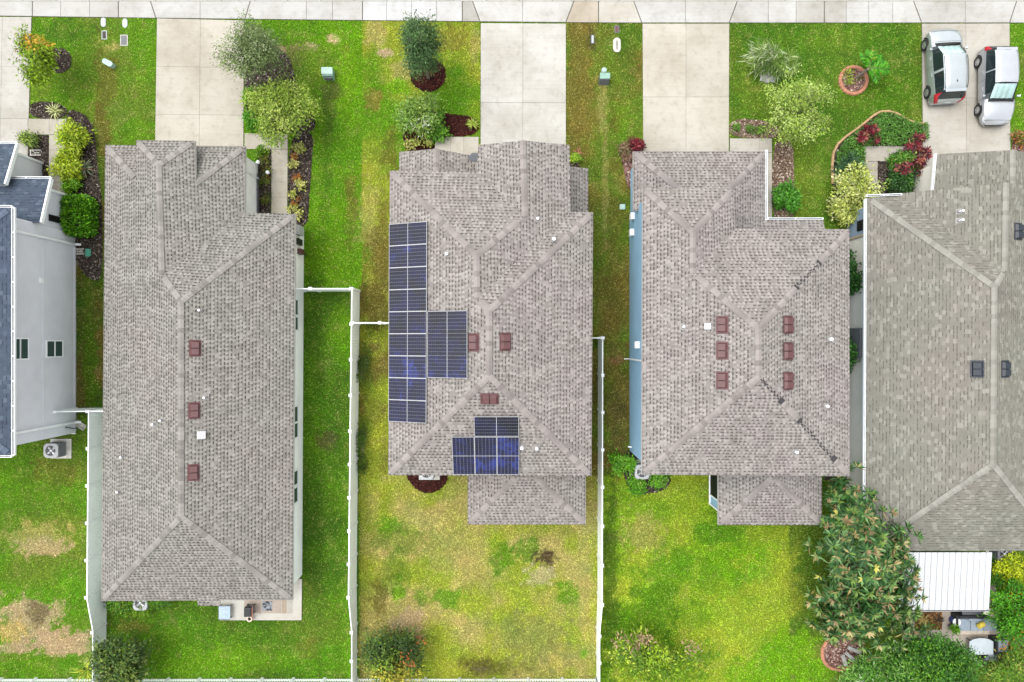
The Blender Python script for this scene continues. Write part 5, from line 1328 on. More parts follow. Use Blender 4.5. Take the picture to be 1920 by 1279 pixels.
def rosettes(name, centers, axes, k, L, W, pal_in, pal_out, parent, spread=.75, droop=.25, mix=.5):
    n = len(centers); idx = np.repeat(np.arange(n), k); m = len(idx)
    a = rng.random(m) * 2 * PI; ax = axes[idx]; ax = ax / np.linalg.norm(ax, axis=1, keepdims=True)
    t1 = np.cross(ax, rng.normal(0, 1, (n, 3))[idx]); t1 /= np.linalg.norm(t1, axis=1, keepdims=True); t2 = np.cross(ax, t1)
    tilt = rng.random(m)            # 0 = new upright leaf, 1 = old flat leaf
    rad = np.cos(a)[:, None] * t1 + np.sin(a)[:, None] * t2
    D = rad * (spread * (.62 + .38 * tilt))[:, None] + ax * (.72 - .6 * tilt)[:, None] - np.array([0, 0, 1]) * (droop * tilt)[:, None]
    ci = jit(pal_rows(pal_in, n)[idx], .2); co = jit(pal_rows(pal_out, m), .3)
    pick = (tilt < mix)[:, None]
    cols = np.where(pick, ci, co)
    return leaves(name, centers[idx] - ax * (.05 * tilt)[:, None], D, L * (.6 + .5 * tilt) * (.85 + .3 * rng.random(m)), W * (.8 + .4 * rng.random(m)), cols, parent, nrm=ax + rng.normal(0, .15, (m, 3)), curl=.12)
def ros_tree(label, base, cen, r, n, k, L, W, pin, pout, trunk=.12, cat='tree', name='tree', shell=.6, zmin=-.3, mix=.4, nlimb=40, jag=.2, spread=.9, droop=.3):
    bp = gp(*base); c = np.array(g(*cen)); t = empty(name, bp); tag(t, label, cat)
    LB = ellipsoid(36, .58, -.35); LB = LB * (1 + rng.normal(0, .16, (len(LB), 1))); own = rng.integers(0, len(LB), n)
    E = LB[own] * .84 + rng.normal(0, .15, (n, 3)); CC = c + E * np.array(r)
    rosettes('crown', CC, E * np.array([1, 1, 1]) + np.array([0, 0, .8]), k, L, W, pin, pout, t, spread, droop, mix)
    limbs(t, bp, tuple(c), CC, trunk, nlimb, fork=.5)
    settle(t); return t

# --- front garden trees
def sap(E):
    n = len(E); g1 = np.array(C(120, 150, 30)); o = np.array(C(192, 156, 62)); p = np.array(C(158, 132, 106)); r_ = np.array(C(146, 86, 64))
    c = np.tile(g1, (n, 1)); k = rng.random(n)
    c[(E[:, 1] > .1) & (E[:, 0] > -.2) & (k < .75)] = o; c[(E[:, 0] < -.35) & (k < .6)] = p; c[(E[:, 0] < -.3) & (E[:, 1] < 0) & (k < .35)] = r_
    return c
tree('small leaning tree with orange and yellow-green leaves over the leftmost driveway', (108, 113), (56, 102, 2.5), (1.1, 1.35, .8), 120, 26, .17, .085, [(C(130, 150, 30), 1)], .04, colfn=sap, clr=.17, jag=.5, nlimb=30, fork=.3)
oak = [(C(108, 128, 72), 4), (C(84, 104, 58), 4), (C(136, 152, 98), 2), (C(156, 166, 128), 1)]
tree('grey-green oak with fine leaves at the right edge of the tan driveway', (524, 153), (480, 104, 3.6), (1.45, 1.65, 1.5), 230, 40, .13, .05, oak, .09, clr=.2, jag=.35, shell=.3)
lime = [(C(150, 172, 72), 4), (C(118, 148, 48), 4), (C(182, 196, 110), 2), (C(96, 124, 44), 2)]
tree('bushy yellow-green tree over the front walk beside the grey-green oak', (553, 236), (522, 208, 2.4), (1.8, 1.6, 1.3), 260, 40, .15, .055, lime, .07, clr=.2, jag=.35, shell=.35)
dko = [(C(74, 106, 56), 5), (C(56, 86, 46), 4), (C(112, 138, 86), 2)]
tree('tall dark green oak growing from the round red-brown mulch ring', (803, 147), (786, 88, 3.9), (.98, 1.1, 1.95), 210, 42, .14, .055, dko, .07, clr=.19, jag=.35, shell=.25)
wht = [(C(150, 178, 90), 3), (C(120, 156, 66), 4), (C(94, 130, 52), 3), (C(235, 236, 225), .5)]
shrub('sprawling pale green shrub with white flowers by the curved mulch bed', (784, 230), 1.7, (1.25, 1.0), 110, 26, .17, .06, wht, clr=.2, jag=.6, shell=.3)
shrub('dense rich green shrub in front of the middle porch', (826, 240), .9, (.78, .60), 90, 30, .14, .06, [(C(88, 140, 36), 3), (C(66, 116, 28), 3), (C(120, 165, 60), 1)], clr=.12)
ylw = [(C(198, 196, 124), 4), (C(176, 178, 92), 2), (C(140, 158, 60), 2)]
def clumps(label, pts, pal, h=.35, r=.24, lL=.14, lW=.07, n=10, k=16, name='shrub', cat='shrub', group=None):
    for (px, py), l in zip(pts, label):
        shrub(l, (px, py), h, (r, r), n, k, lL, lW, pal, name, cat, group, 3, clr=.08, jag=.3)
clumps(['yellow-leaved low plant nearest the porch corner in the curved bed', 'yellow-leaved low plant left of the porch walk', 'small yellow plant touching the porch walk corner'], [(768, 274), (780, 271), (798, 266)], ylw, .4, .28, group='yellow plants in the porch bed')
def spiky(label, px, py, n, L, W, pal, h=.1, up=.6, name='spiky_plant', cat='plant', group=None):
    bp = gp(px, py, h); t = empty(name, gp(px, py)); tag(t, label, cat, group)
    a = rng.random(n) * 2 * PI; u = rng.random(n) * up + .1
    D = np.stack([np.cos(a), np.sin(a), u * 1.6], 1); Ln = L * (.65 + .5 * rng.random(n))
    # each blade: two segments so that it arches
    P = np.tile(np.array(bp), (n, 1)) + rng.normal(0, .02, (n, 3)); cols = jit(pal_rows(pal, n), .2)
    Dn = D / np.linalg.norm(D, axis=1, keepdims=True); mid = P + Dn * Ln[:, None] * .5
    D2 = Dn - np.array([0, 0, .75]); D2 /= np.linalg.norm(D2, axis=1, keepdims=True); tip = mid + D2 * Ln[:, None] * .5
    Sd = np.stack([-np.sin(a), np.cos(a), np.zeros(n)], 1) * W * .5
    V = np.stack([P - Sd * .6, P + Sd * .6, mid + Sd, mid - Sd], 1); V2 = np.stack([mid - Sd, mid + Sd, tip + Sd * .1, tip - Sd * .1], 1)
    fastmesh('blades', np.concatenate([V, V2]).reshape(-1, 3), 2 * n, np.concatenate([cols, cols]), M['leaf'], t, 4)
    m = MB(); m.tube([gp(px, py), bp], .04); m.build('stem', M['bark'], t)
    settle(t); return t
spiky('spiky yellow-green plant at the driveway end of the curved bed', 887, 234, 42, .45, .04, [(C(170, 186, 70), 3), (C(120, 150, 50), 2)], .12)
spiky('small orange-green spiky plant behind the dense rich green shrub', 815, 217, 26, .32, .04, [(C(190, 170, 80), 3), (C(130, 150, 60), 2)], .15)
spiky('pale cream spiky plant in the grey mulch by the leftmost driveway', 107, 211, 46, .58, .045, [(C(196, 200, 140), 3), (C(150, 160, 90), 2)], .12)
spiky('grey-green arching spiky plant with reddish tips behind the yellow hedge', 165, 318, 34, .62, .05, [(C(120, 130, 100), 3), (C(150, 90, 70), 1)], .2)
bm_ = [(C(92, 108, 88), 3), (C(72, 90, 58), 3), (C(150, 156, 140), 2)]
shrub('large spiky grey-green plant with long arching leaves beside the pale rock', (1448, 118), 1.5, (1.05, 1.05), 70, 22, .5, .035, [(C(122, 150, 66), 4), (C(150, 172, 100), 2), (C(205, 212, 185), 1), (C(84, 116, 40), 3)], clr=.2, jag=.7, out=1.0, shell=.25)
tree('airy yellow-green tree with thin visible branches beside the tan pebble bed', (1466, 236), (1489, 206, 2.4), (1.72, 1.55, 1.05), 230, 24, .15, .05, [(C(158, 182, 88), 4), (C(130, 160, 62), 4), (C(188, 204, 130), 2)], .05, clr=.16, jag=.45, shell=.35, nlimb=80, fork=.3)
# cycad in the terracotta ring
def fronds(label, px, py, hgt, n, L, pal, dirs=None, name='palm', leaf=.22, lw=.035, cat='palm', stem=.07, arch=.5, lift=.7):
    t = empty(name, gp(px, py)); tag(t, label, cat); top = Vector(gp(px, py, hgt))
    m = MB(); m.tube([gp(px, py, -.03), tuple(top)], [stem * 1.2, stem], 9); m.build('trunk', M['bark'], t)
    PP, DD, NN = [], [], []; mm = MB()
    for i in range(n):
        a = 2 * PI * (i + random.uniform(-.3, .3)) / n if dirs is None else random.choice(dirs) + random.uniform(-.35, .35)
        l = L * random.uniform(.75, 1.1); d = Vector((math.cos(a), math.sin(a), 0)); ns = 14; pts = []
        up = lift * random.uniform(.6, 1.2)
        for k in range(ns + 1):
            s = k / ns; pts.append(top + d * (l * s * (1 - .12 * s)) + Vector((0, 0, l * (up * s - (arch + up * .55) * s * s))))
        mm.tube([tuple(p) for p in pts], [.012 - .009 * k / ns for k in range(ns + 1)], 4)
        for k in range(2, ns + 1):
            f = (pts[k] - pts[k - 1]).normalized(); sd = f.cross(Vector((0, 0, 1))).normalized()
            w = math.sin(PI * min(1, .18 + .80 * k / ns)) * 1.0
            for sgn in (-1, 1):
                for h_ in (0, .5):
                    PP.append(pts[k - 1].lerp(pts[k], h_)); DD.append((sd * sgn * w + f * .55 + Vector((0, 0, .12 - .3 * random.random())))); NN.append(w)
    mm.build('frond_rib', M['stemgreen'], t)
    n_ = len(PP); leaves('frond', np.array(PP), np.array(DD), leaf * np.array(NN), lw, jit(pal_rows(pal, n_), .25), t)
    settle(t); return t
M['stemgreen'] = simple('green_stem', (.12, .16, .05), .7, 0, .2)
fronds('bright green feathery cycad leaning out of the terracotta ring', 1606, 146, 1.3, 24, 1.45, [(C(74, 146, 34), 4), (C(100, 170, 50), 2), (C(52, 112, 26), 2), (C(170, 160, 60), .3)], [0.1, .4, .8, 1.2, -.3, -.7, 1.6, .6], leaf=.36, lw=.085, name='cycad', cat='cycad')
shrub('low yellow-green plants inside the terracotta ring', (1594, 146), .3, (.4, .35), 14, 14, .16, .05, [(C(150, 165, 60), 2), (C(110, 140, 50), 2)], clr=.1)
# --- house 0 side
hedge_y = [(C(168, 188, 44), 4), (C(134, 166, 32), 4), (C(194, 206, 88), 2), (C(100, 132, 24), 1)]
shrub('tall yellow-green hedge by the front walk of the grey house, upper part', (148, 268), 1.2, (.55, .95), 110, 34, .17, .06, hedge_y, 'hedge', 'hedge', 'yellow-green hedge clumps', clr=.14, shell=.5)
shrub('wide yellow-green hedge by the front walk of the grey house, lower part', (141, 318), 1.1, (.75, .60), 90, 34, .17, .06, hedge_y, 'hedge', 'hedge', 'yellow-green hedge clumps', clr=.14, shell=.5)
shrub('mid green bush at the lower end of the yellow-green hedge', (143, 350), .8, (.42, .36), 50, 26, .12, .06, [(C(110, 160, 30), 3), (C(80, 130, 22), 2)], clr=.1)
def boxhedge(label, px0, px1, py0, py1, h, pal, n=4200, L=.15, W=.10):
    x0, y1, _ = gp(px0, py0); x1, y0, _ = gp(px1, py1); cx, cy = (x0 + x1) / 2, (y0 + y1) / 2; t = empty('hedge', (cx, cy, 0)); tag(t, label, 'hedge')
    e = rng.uniform(-1, 1, (n * 3, 3)); p4 = (np.abs(e) ** 5).sum(1) ** .2; ok = (p4 < 1.02) & (p4 > .72) & (e[:, 2] > -.95); e = e[ok][:n]; n = len(e)
    P = np.stack([cx + e[:, 0] * (x1 - x0) / 2, cy + e[:, 1] * (y1 - y0) / 2, h * .5 + e[:, 2] * h * .5], 1) + rng.normal(0, .025, (n, 3))
    leaves('foliage', P, e * np.abs(e) ** 2 + rng.normal(0, .5, (n, 3)) + np.array([0, 0, .25]), L * (.6 + .7 * rng.random(n)), W, jit(pal_rows(pal, n), .3), t)
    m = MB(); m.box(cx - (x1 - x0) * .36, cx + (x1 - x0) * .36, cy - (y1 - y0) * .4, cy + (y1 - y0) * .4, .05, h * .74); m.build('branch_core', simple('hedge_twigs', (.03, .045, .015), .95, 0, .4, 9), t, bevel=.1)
    settle(t)
boxhedge('clipped rounded box hedge with glossy green leaves beside the grey house', 139, 186, 374, 444, 1.25, [(C(96, 156, 30), 4), (C(66, 124, 22), 4), (C(134, 184, 60), 2)])
shrub('loose light green plant in the small square mulch patch', (60, 266), .7, (.45, .36), 36, 18, .16, .05, [(C(120, 145, 70), 2), (C(170, 190, 70), 2), (C(80, 110, 45), 2)], clr=.13, jag=.5)
# --- house 1 front
mixd = [(C(90, 110, 40), 3), (C(140, 140, 60), 2), (C(60, 80, 30), 2), (C(160, 100, 50), .6)]
shrub('bright green plant at the garage corner of the narrow mulch strip', (493, 287), .5, (.3, .28), 26, 20, .13, .05, [(C(110, 150, 40), 2), (C(80, 120, 30), 2)], clr=.08)
for i, (y, l) in enumerate(((300, 'small mixed green plant below the bright one in the narrow strip'), (322, 'thin dark green plant in the middle of the narrow strip'), (345, 'straggly green plant lower in the narrow strip'), (372, 'small brownish-green plant near the end of the narrow strip'))):
    shrub(l, (497 + (i % 2) * 4, y), .35, (.24, .26), 16, 14, .11, .04, mixd, 'shrub', 'shrub', 'small plants in the narrow mulch strip', 3, clr=.1, jag=.5)
org = [(C(172, 112, 58), 3), (C(132, 88, 46), 3), (C(160, 130, 66), 1)]
lab_y = ['uppermost yellow flowering plant beside the front walk', 'second yellow flowering plant beside the front walk, near the orange one', 'pair-leaved yellow plant midway along the front walk bed', 'wide yellow plant midway along the bed, left of the dark edge', 'yellow plant at the house corner end of the bed', 'last yellow plant under the eave of the long plain house']
clumps(lab_y, [(557, 275), (554, 311), (566, 350), (552, 362), (550, 392), (563, 404)], ylw, .4, .19, .16, .085, 7, 11, group='yellow plants along the front walk')
clumps(['yellow plant cluster member right of the uppermost one', 'small yellow plant just above the wide one'], [(567, 279), (556, 344)], ylw, .4, .2, .15, .08, 7, 10, group='yellow plants along the front walk')
clumps(['orange-leaved plant between the upper two yellow ones', 'orange-brown plant midway along the front walk bed', 'orange-brown plant near the lower end of the front walk bed'], [(556, 296), (557, 337), (556, 380)], org, .3, .18, .12, .055, 9, 12, group='orange plants along the front walk')
shrub('low green shrub beside the driveway under the bushy tree, upper', (468, 196), .7, (.42, .5), 50, 24, .14, .05, [(C(100, 150, 40), 2), (C(76, 126, 30), 2), (C(140, 175, 70), 1)], clr=.12)
shrub('low bright green shrub beside the driveway near the front walk', (474, 228), .7, (.5, .5), 60, 26, .13, .06, [(C(96, 160, 36), 2), (C(70, 130, 26), 2)], clr=.12)
shrub('tiny green tuft at the front corner of the long plain house', (280, 284), .5, (.35, .2), 20, 16, .12, .05, [(C(100, 150, 40), 2), (C(76, 126, 30), 2)], clr=.1)
grn = [(C(84, 134, 36), 4), (C(60, 106, 26), 3), (C(150, 172, 60), 1.4)]
shrub('wide green shrub with yellow-tipped leaves under the rear eave', (240, 1116), 1.0, (1.0, .6), 90, 26, .15, .06, grn, clr=.16, jag=.5)
shrub('green shrub right of the air conditioner under the rear eave', (305, 1116), 1.0, (.95, .62), 90, 26, .15, .06, grn, clr=.16, jag=.5)
shrub('loose yellow-green shrub hanging below the rear air conditioner', (275, 1136), .7, (.7, .5), 46, 20, .15, .05, [(C(130, 165, 50), 2), (C(96, 140, 36), 3)], clr=.16, jag=.6)
tree('dark green round tree beside the low end of the left fence', (254, 1217), (226, 1243, 2.0), (1.35, 1.25, 1.2), 190, 34, .19, .075, [(C(66, 96, 34), 4), (C(48, 72, 26), 4), (C(160, 168, 90), 1.4), (C(100, 126, 50), 2)], .06, clr=.2, jag=.35, shell=.4)
spiky('yellow-green palm-like plant left of the dark round tree at the fence', 180, 1243, 40, .95, .06, [(C(170, 180, 50), 3), (C(120, 150, 40), 2)], .7, .8)
# --- middle yard
def cit(E):
    n = len(E); c = palpick([(C(76, 104, 40), 3), (C(110, 136, 48), 2), (C(54, 80, 34), 3)], n); k = rng.random(n)
    low = E[:, 1] < -.15; c[low & (k < .75)] = np.array(C(182, 176, 78)); c[~low & (k < .06)] = np.array(C(190, 112, 66)); return c
tree('rounded tree with orange tips and yellow lower branches in the dry yard', (750, 1208), (742, 1232, 1.9), (1.42, 1.45, 1.2), 200, 30, .19, .075, [(C(100, 130, 50), 1)], .05, colfn=cit, clr=.2, jag=.35)
def yel(E):
    n = len(E); c = palpick([(C(140, 172, 52), 3), (C(112, 148, 42), 3), (C(84, 118, 34), 2), (C(172, 190, 80), 2)], n); k = rng.random(n)
    c[(E[:, 1] > .35) & (k < .3)] = np.array(C(176, 150, 120)); return c
tree('open yellow-green tree with a few brown tips in the bright rear yard', (1206, 1210), (1220, 1236, 2.0), (1.72, 1.5, 1.2), 150, 28, .2, .075, [(C(120, 150, 50), 1)], .06, colfn=yel, clr=.2, jag=.55)
shrub('dry brown tuft at the back fence of the dry yard', (915, 1250), .5, (1.6, .3), 40, 14, .2, .03, [(C(130, 120, 60), 2), (C(95, 95, 45), 2)], clr=.2)
shrub('small dark green climbing shrub on the outside of the long fence', (683, 690), .7, (.2, 1.3), 50, 18, .11, .05, [(C(60, 84, 30), 3), (C(90, 110, 40), 2)], clr=.12, jag=.5)
shrub('low dark green growth along the outside of the long fence, lower', (682, 830), .6, (.2, 1.6), 60, 18, .11, .05, [(C(60, 84, 30), 3), (C(96, 130, 40), 2)], clr=.12, jag=.5)
# --- house 3
bsh = [(C(104, 164, 44), 4), (C(74, 128, 30), 3), (C(150, 190, 90), 1)]
tree_kw = dict(clr=.13, jag=.45)
shrub('leafy green shrub at the foot of the blue wall above the air conditioner', (1172, 864), .9, (.5, .55), 60, 26, .14, .07, bsh, **tree_kw)
shrub('leafy green shrub below the air conditioner of the blue house', (1193, 908), .8, (.62, .5), 64, 26, .14, .07, bsh, **tree_kw)
shrub('smaller leafy shrub at the rear eave right of the air conditioner', (1236, 897), .7, (.5, .42), 46, 24, .13, .06, bsh, **tree_kw)
shrub('red-leaved shrub at the front corner of the blue house', (1190, 272), .6, (.34, .34), 36, 20, .14, .06, [(C(120, 36, 50), 3), (C(90, 26, 40), 2), (C(150, 70, 70), 1)], clr=.1)
shrub('faded pinkish shrub left of the red-leaved one', (1174, 290), .5, (.34, .5), 34, 18, .12, .05, [(C(150, 120, 100), 2), (C(120, 84, 76), 2), (C(130, 140, 80), 1)], clr=.12, jag=.5)
shrub('small yellow-green plant beside the middle garage corner', (1077, 300), .5, (.3, .24), 22, 18, .12, .05, [(C(150, 180, 60), 2), (C(110, 150, 44), 2)], clr=.08)
spiky('faint pink starburst plant in the olive lawn near the garage corner', 1084, 286, 24, .34, .035, [(C(170, 110, 90), 2), (C(140, 90, 60), 2)], .08, .4)
shrub('round bright green bush between front walk and lawn', (1466, 375), 1.1, (.62, .62), 110, 30, .14, .075, [(C(84, 148, 44), 4), (C(60, 116, 30), 4), (C(120, 178, 80), 1)], clr=.12, shell=.55)
for (x, y, l) in ((1380, 244, 'small green plant in the tan pebble bed nearest the driveway'), (1405, 246, 'small green plant in the middle of the tan pebble bed'), (1428, 243, 'small green plant at the tree end of the tan pebble bed'), (1470, 418, 'small green plant at the lower end of the brown pebble bed')):
    shrub(l, (x, y), .35, (.24, .2), 14, 14, .11, .05, [(C(90, 130, 50), 2), (C(120, 150, 70), 1)], 'shrub', 'shrub', 'small plants in the pebble beds', 3, clr=.08)
shrub('small yellow flowering plant at the foot of the airy tree', (1462, 256), .4, (.32, .2), 18, 14, .13, .07, ylw, clr=.08)
# --- house 4 front
cro = [(C(196, 202, 118), 4), (C(168, 182, 82), 4), (C(214, 218, 160), 2), (C(112, 138, 58), 2)]
shrub('large yellow croton bush at the front corner of the grey-roofed house', (1586, 371), 1.7, (1.12, 1.42), 260, 30, .17, .085, cro, clr=.15, shell=.6, jag=.2)
cg = [(C(92, 140, 56), 4), (C(74, 118, 42), 4), (C(124, 164, 88), 1)]
def cover(label, poly, h, dens, pal, L=.13, W=.055, group=None):
    W_ = np.array([gp(*p)[:2] for p in poly]); lo, hi = W_.min(0), W_.max(0); n = int(np.prod(hi - lo) * dens)
    xy = lo + rng.random((n, 2)) * (hi - lo); xy = xy[inside([tuple(w) for w in W_], xy[:, 0], xy[:, 1])]; n = len(xy)
    z = h * (.35 + .65 * rng.random(n)) * (.6 + .8 * vnoise(xy[:, 0], xy[:, 1], .35, 4))
    o = leaves('ground_cover', np.column_stack([xy, z]), np.column_stack([rng.normal(0, 1, (n, 2)), .3 + .5 * rng.random(n)]), L * (.6 + .8 * rng.random(n)), W, jit(pal_rows(pal, n), .3), None)
    tag(o, label, 'ground cover', group, 'stuff')
cover('dense green ground cover around the stepped path', [(1564, 328), (1566, 288), (1582, 264), (1614, 240), (1650, 215), (1672, 214), (1700, 228), (1734, 236), (1736, 262), (1700, 274), (1640, 273), (1618, 275), (1616, 330)], .32, 620, cg)
shrub('dark strappy green shrub behind the yellow croton', (1590, 316), .7, (.75, .4), 60, 22, .26, .05, [(C(44, 78, 50), 3), (C(66, 104, 62), 2), (C(120, 150, 110), .7)], clr=.16)
shrub('deep green shrub bed inside the bend of the stepped path, upper', (1688, 306), .6, (.68, .30), 90, 26, .24, .06, [(C(84, 136, 40), 3), (C(56, 100, 28), 3), (C(150, 176, 90), .8)], clr=.16)
shrub('dark green shrub by the entrance below the strappy leaves', (1682, 340), .9, (.72, .42), 100, 28, .17, .08, [(C(54, 98, 38), 4), (C(38, 72, 28), 4), (C(90, 136, 60), 1)], clr=.15)
red_in = [(C(132, 48, 58), 3), (C(178, 108, 96), 2)]; red_out = [(C(98, 38, 46), 4), (C(72, 30, 38), 3), (C(160, 124, 96), 1.5)]
def cordy(label, px, py, n, r, h):
    bp = gp(px, py); t = empty('cordyline', bp); tag(t, label, 'red shrub', 'red cordyline shrubs by the stepped path')
    E = rng.uniform(-1, 1, (n, 2)); P = np.column_stack([bp[0] + E[:, 0] * r[0], bp[1] + E[:, 1] * r[1], h * (.7 + .4 * rng.random(n))])
    rosettes('foliage', P, np.column_stack([E * .4, np.ones(n)]), 22, .38, .075, red_in, red_out, t, 1.0, .25, .3)
    m = MB()
    for p in P: m.tube([(p[0] * .8 + bp[0] * .2, p[1] * .8 + bp[1] * .2, 0), tuple(p)], .018, 5)
    m.build('stem', M['bark'], t); settle(t)
cordy('red cordyline on the lawn side of the stepped path', 1615, 258, 12, (.5, .34), .8)
cordy('red cordyline at the driveway corner, upper clump', 1702, 275, 10, (.36, .42), .9)
cordy('tall red cordyline between the upper and lower clumps at the driveway', 1716, 298, 8, (.32, .36), .9)
cordy('broad red cordyline beside the garage wall, lower clump', 1692, 320, 14, (.68, .34), .9)
shrub('orange and green plant in the bed right of the parked cars', (1906, 262), .5, (.4, .3), 26, 16, .2, .05, [(C(170, 110, 60), 2), (C(110, 130, 60), 2), (C(130, 60, 50), 1)], clr=.12)
sgr = [(C(52, 100, 36), 4), (C(36, 76, 28), 4), (C(84, 140, 60), 1)]
shrub('tall glossy shrub in the gap between the blue and grey-roofed houses, upper', (1567, 515), 1.9, (.65, 1.25), 150, 30, .17, .1, sgr, clr=.16, shell=.5, jag=.25)
shrub('tall glossy shrub in the gap between the blue and grey-roofed houses, lower', (1566, 662), 1.8, (.65, 1.1), 140, 30, .17, .1, sgr, clr=.16, shell=.5, jag=.25)
# --- the big rear trees
lq_in = [(C(178, 164, 118), 3), (C(152, 132, 100), 2), (C(118, 146, 74), 5), (C(150, 160, 104), 2), (C(200, 196, 110), .4)]; lq_out = [(C(66, 108, 52), 5), (C(48, 86, 42), 5), (C(112, 146, 92), 3), (C(160, 140, 96), .6)]
ros_tree('large tree with rosettes of long leaves and tan tips beside the white patio cover', (1575, 1016), (1612, 1056, 3.2), (2.5, 4.3, 2.3), 820, 16, .48, .10, lq_in, lq_out, .14, shell=.5, zmin=-.45, mix=.30, jag=.10)
dg = [(C(66, 118, 34), 4), (C(44, 90, 24), 4), (C(112, 160, 52), 2.5)]
tree('dense dark green round-headed tree in front of the patio furniture', (1712, 1232), (1756, 1262, 3.0), (1.95, 1.7, 1.9), 620, 44, .13, .075, dg, .12, clr=.2, jag=.2, shell=.6)
lg = [(C(96, 150, 54), 4), (C(66, 116, 36), 4), (C(140, 180, 96), 2), (C(230, 232, 215), .25)]
tree('lighter narrow-leaved tree with white flowers left of the dense round tree', (1640, 1246), (1672, 1270, 2.2), (1.85, 1.35, 1.3), 400, 36, .2, .05, lg, .08, clr=.22, jag=.4, shell=.4)
shrub('pale spiky bush with upright leaves at the terracotta ring edge', (1612, 1262), .9, (.8, .4), 56, 20, .26, .04, [(C(150, 178, 110), 2), (C(110, 150, 70), 3)], clr=.2, jag=.5)
tree('bright green bush tree with orange flowers at the right edge', (1860, 1118), (1904, 1150, 2.2), (1.15, 1.5, 1.3), 330, 36, .13, .06, [(C(84, 150, 34), 4), (C(58, 116, 24), 4), (C(232, 130, 40), .25)], .06, clr=.18, jag=.3, shell=.5)
shrub('rounded yellow-green bush at the right edge by the dark air conditioner', (1886, 1064), 1.4, (1.0, .72), 200, 32, .14, .08, [(C(196, 206, 66), 4), (C(160, 180, 48), 4), (C(120, 146, 40), 2)], clr=.13, shell=.6)
shrub('mid green shrub between patio cover and yellow-green bush', (1858, 1060), 1.0, (.42, .9), 70, 26, .13, .06, [(C(84, 140, 40), 3), (C(60, 108, 30), 3)], clr=.14)
tree('feathery light green bush at the bottom right corner', (1870, 1232), (1896, 1262, 1.2), (1.15, .8, .9), 170, 28, .17, .05, [(C(110, 150, 50), 3), (C(80, 120, 36), 3), (C(200, 200, 110), .8)], .04, clr=.2, jag=.4)
spiky('yellow-green spiky potted plant beside the terracotta pot', 1888, 1222, 40, .6, .05, [(C(190, 196, 80), 3), (C(140, 160, 60), 2)], .45, .7)
shrub('green croton bush in the right bottom corner', (1905, 1215), .9, (.5, .5), 50, 22, .15, .06, [(C(130, 150, 50), 3), (C(90, 120, 40), 3), (C(190, 190, 90), 1)], clr=.14)
spiky('dry grassy plant in the square of brown mulch', 1728, 1160, 40, .42, .04, [(C(200, 180, 110), 3), (C(150, 130, 70), 2)], .1, .5)
spiky('dark leafless plant at the right side of the brown mulch square', 1757, 1158, 22, .45, .03, [(C(60, 50, 40), 3), (C(90, 80, 60), 1)], .1, .5)

# ------------------------------------------------------------------ edging kerbs
def edging(label, pts, mat, r=.085, closed=False, seg=40):
    P = [Vector(gp(*p)) for p in pts]
    if closed: P.append(P[0])
    mb = MB(); 
    for i in range(len(P) - 1):
        L = (P[i + 1] - P[i]).length; n = max(1, round(L / .3))
        for k in range(n):
            a = P[i].lerp(P[i + 1], k / n); b = P[i].lerp(P[i + 1], (k + .96) / n); d = (b - a).normalized(); s = Vector((-d.y, d.x, 0)) * r; z = Vector((0, 0, 1))
            mb.add([a - s, a - s * .85 + z * .07, a - s * .4 + z * .115, a + s * .4 + z * .115, a + s * .85 + z * .07, a + s, b - s, b - s * .85 + z * .07, b - s * .4 + z * .115, b + s * .4 + z * .115, b + s * .85 + z * .07, b + s],
                   [(0, 1, 7, 6), (1, 2, 8, 7), (2, 3, 9, 8), (3, 4, 10, 9), (4, 5, 11, 10), (0, 5, 4, 3, 2, 1), (6, 7, 8, 9, 10, 11)])
    o = mb.build('garden_edging', mat); tag(o, label, 'edging', 'low moulded kerbs round the planting beds')
ringp = lambda cx, cy, rx, ry, a0=0, a1=360, n=26: [(cx + rx * math.cos(math.radians(a0 + (a1 - a0) * k / n)), cy + ry * math.sin(math.radians(a0 + (a1 - a0) * k / n))) for k in range(n + 1)]
edging('terracotta ring kerb round the cycad on the right lawn', ringp(1600, 151, 25, 25), M['terra'], .11)
edging('tan curved kerb round the ground cover by the stepped path', [(1561, 345), (1560, 312), (1562, 288), (1570, 271), (1585, 257), (1604, 244), (1622, 230), (1636, 218), (1650, 210), (1666, 209), (1682, 214), (1700, 225), (1716, 231), (1737, 233)], M['tanedge'], .075)
edging('terracotta kerb round the mulch under the long-leaved tree', [(1606, 1187), (1580, 1189), (1562, 1195), (1550, 1203), (1543, 1213), (1541, 1224), (1543, 1237), (1550, 1247), (1562, 1254), (1577, 1256), (1592, 1250), (1606, 1240)], M['terra'], .1)
edging('terracotta kerb behind the dark air conditioner at the right edge', [(1852, 1121), (1864, 1122), (1878, 1119), (1890, 1112)], M['terra'], .1)
edging('orange kerb of the bed right of the parked cars', [(1894, 253), (1912, 250), (1935, 254)], M['terra'], .1)
for i, (p, q, l) in enumerate((((1584, 1222), (1601, 1237), 'long grey stone slab lying on the mulch, lowest'), ((1588, 1212), (1612, 1222), 'long pale stone slab lying on the mulch, uppermost'), ((1578, 1226), (1584, 1246), 'short upright pale stone slab at the mulch edge'))):
    m = MB(); P, Q = Vector(gp(*p)), Vector(gp(*q)); m.beam(P + Vector((0, 0, .11)), Q + Vector((0, 0, .13)), .2, .14); o = m.build('stone_slab', M['rock'], None, bevel=.03); tag(o, l, 'stone slab', 'stone slabs in the terracotta bed')

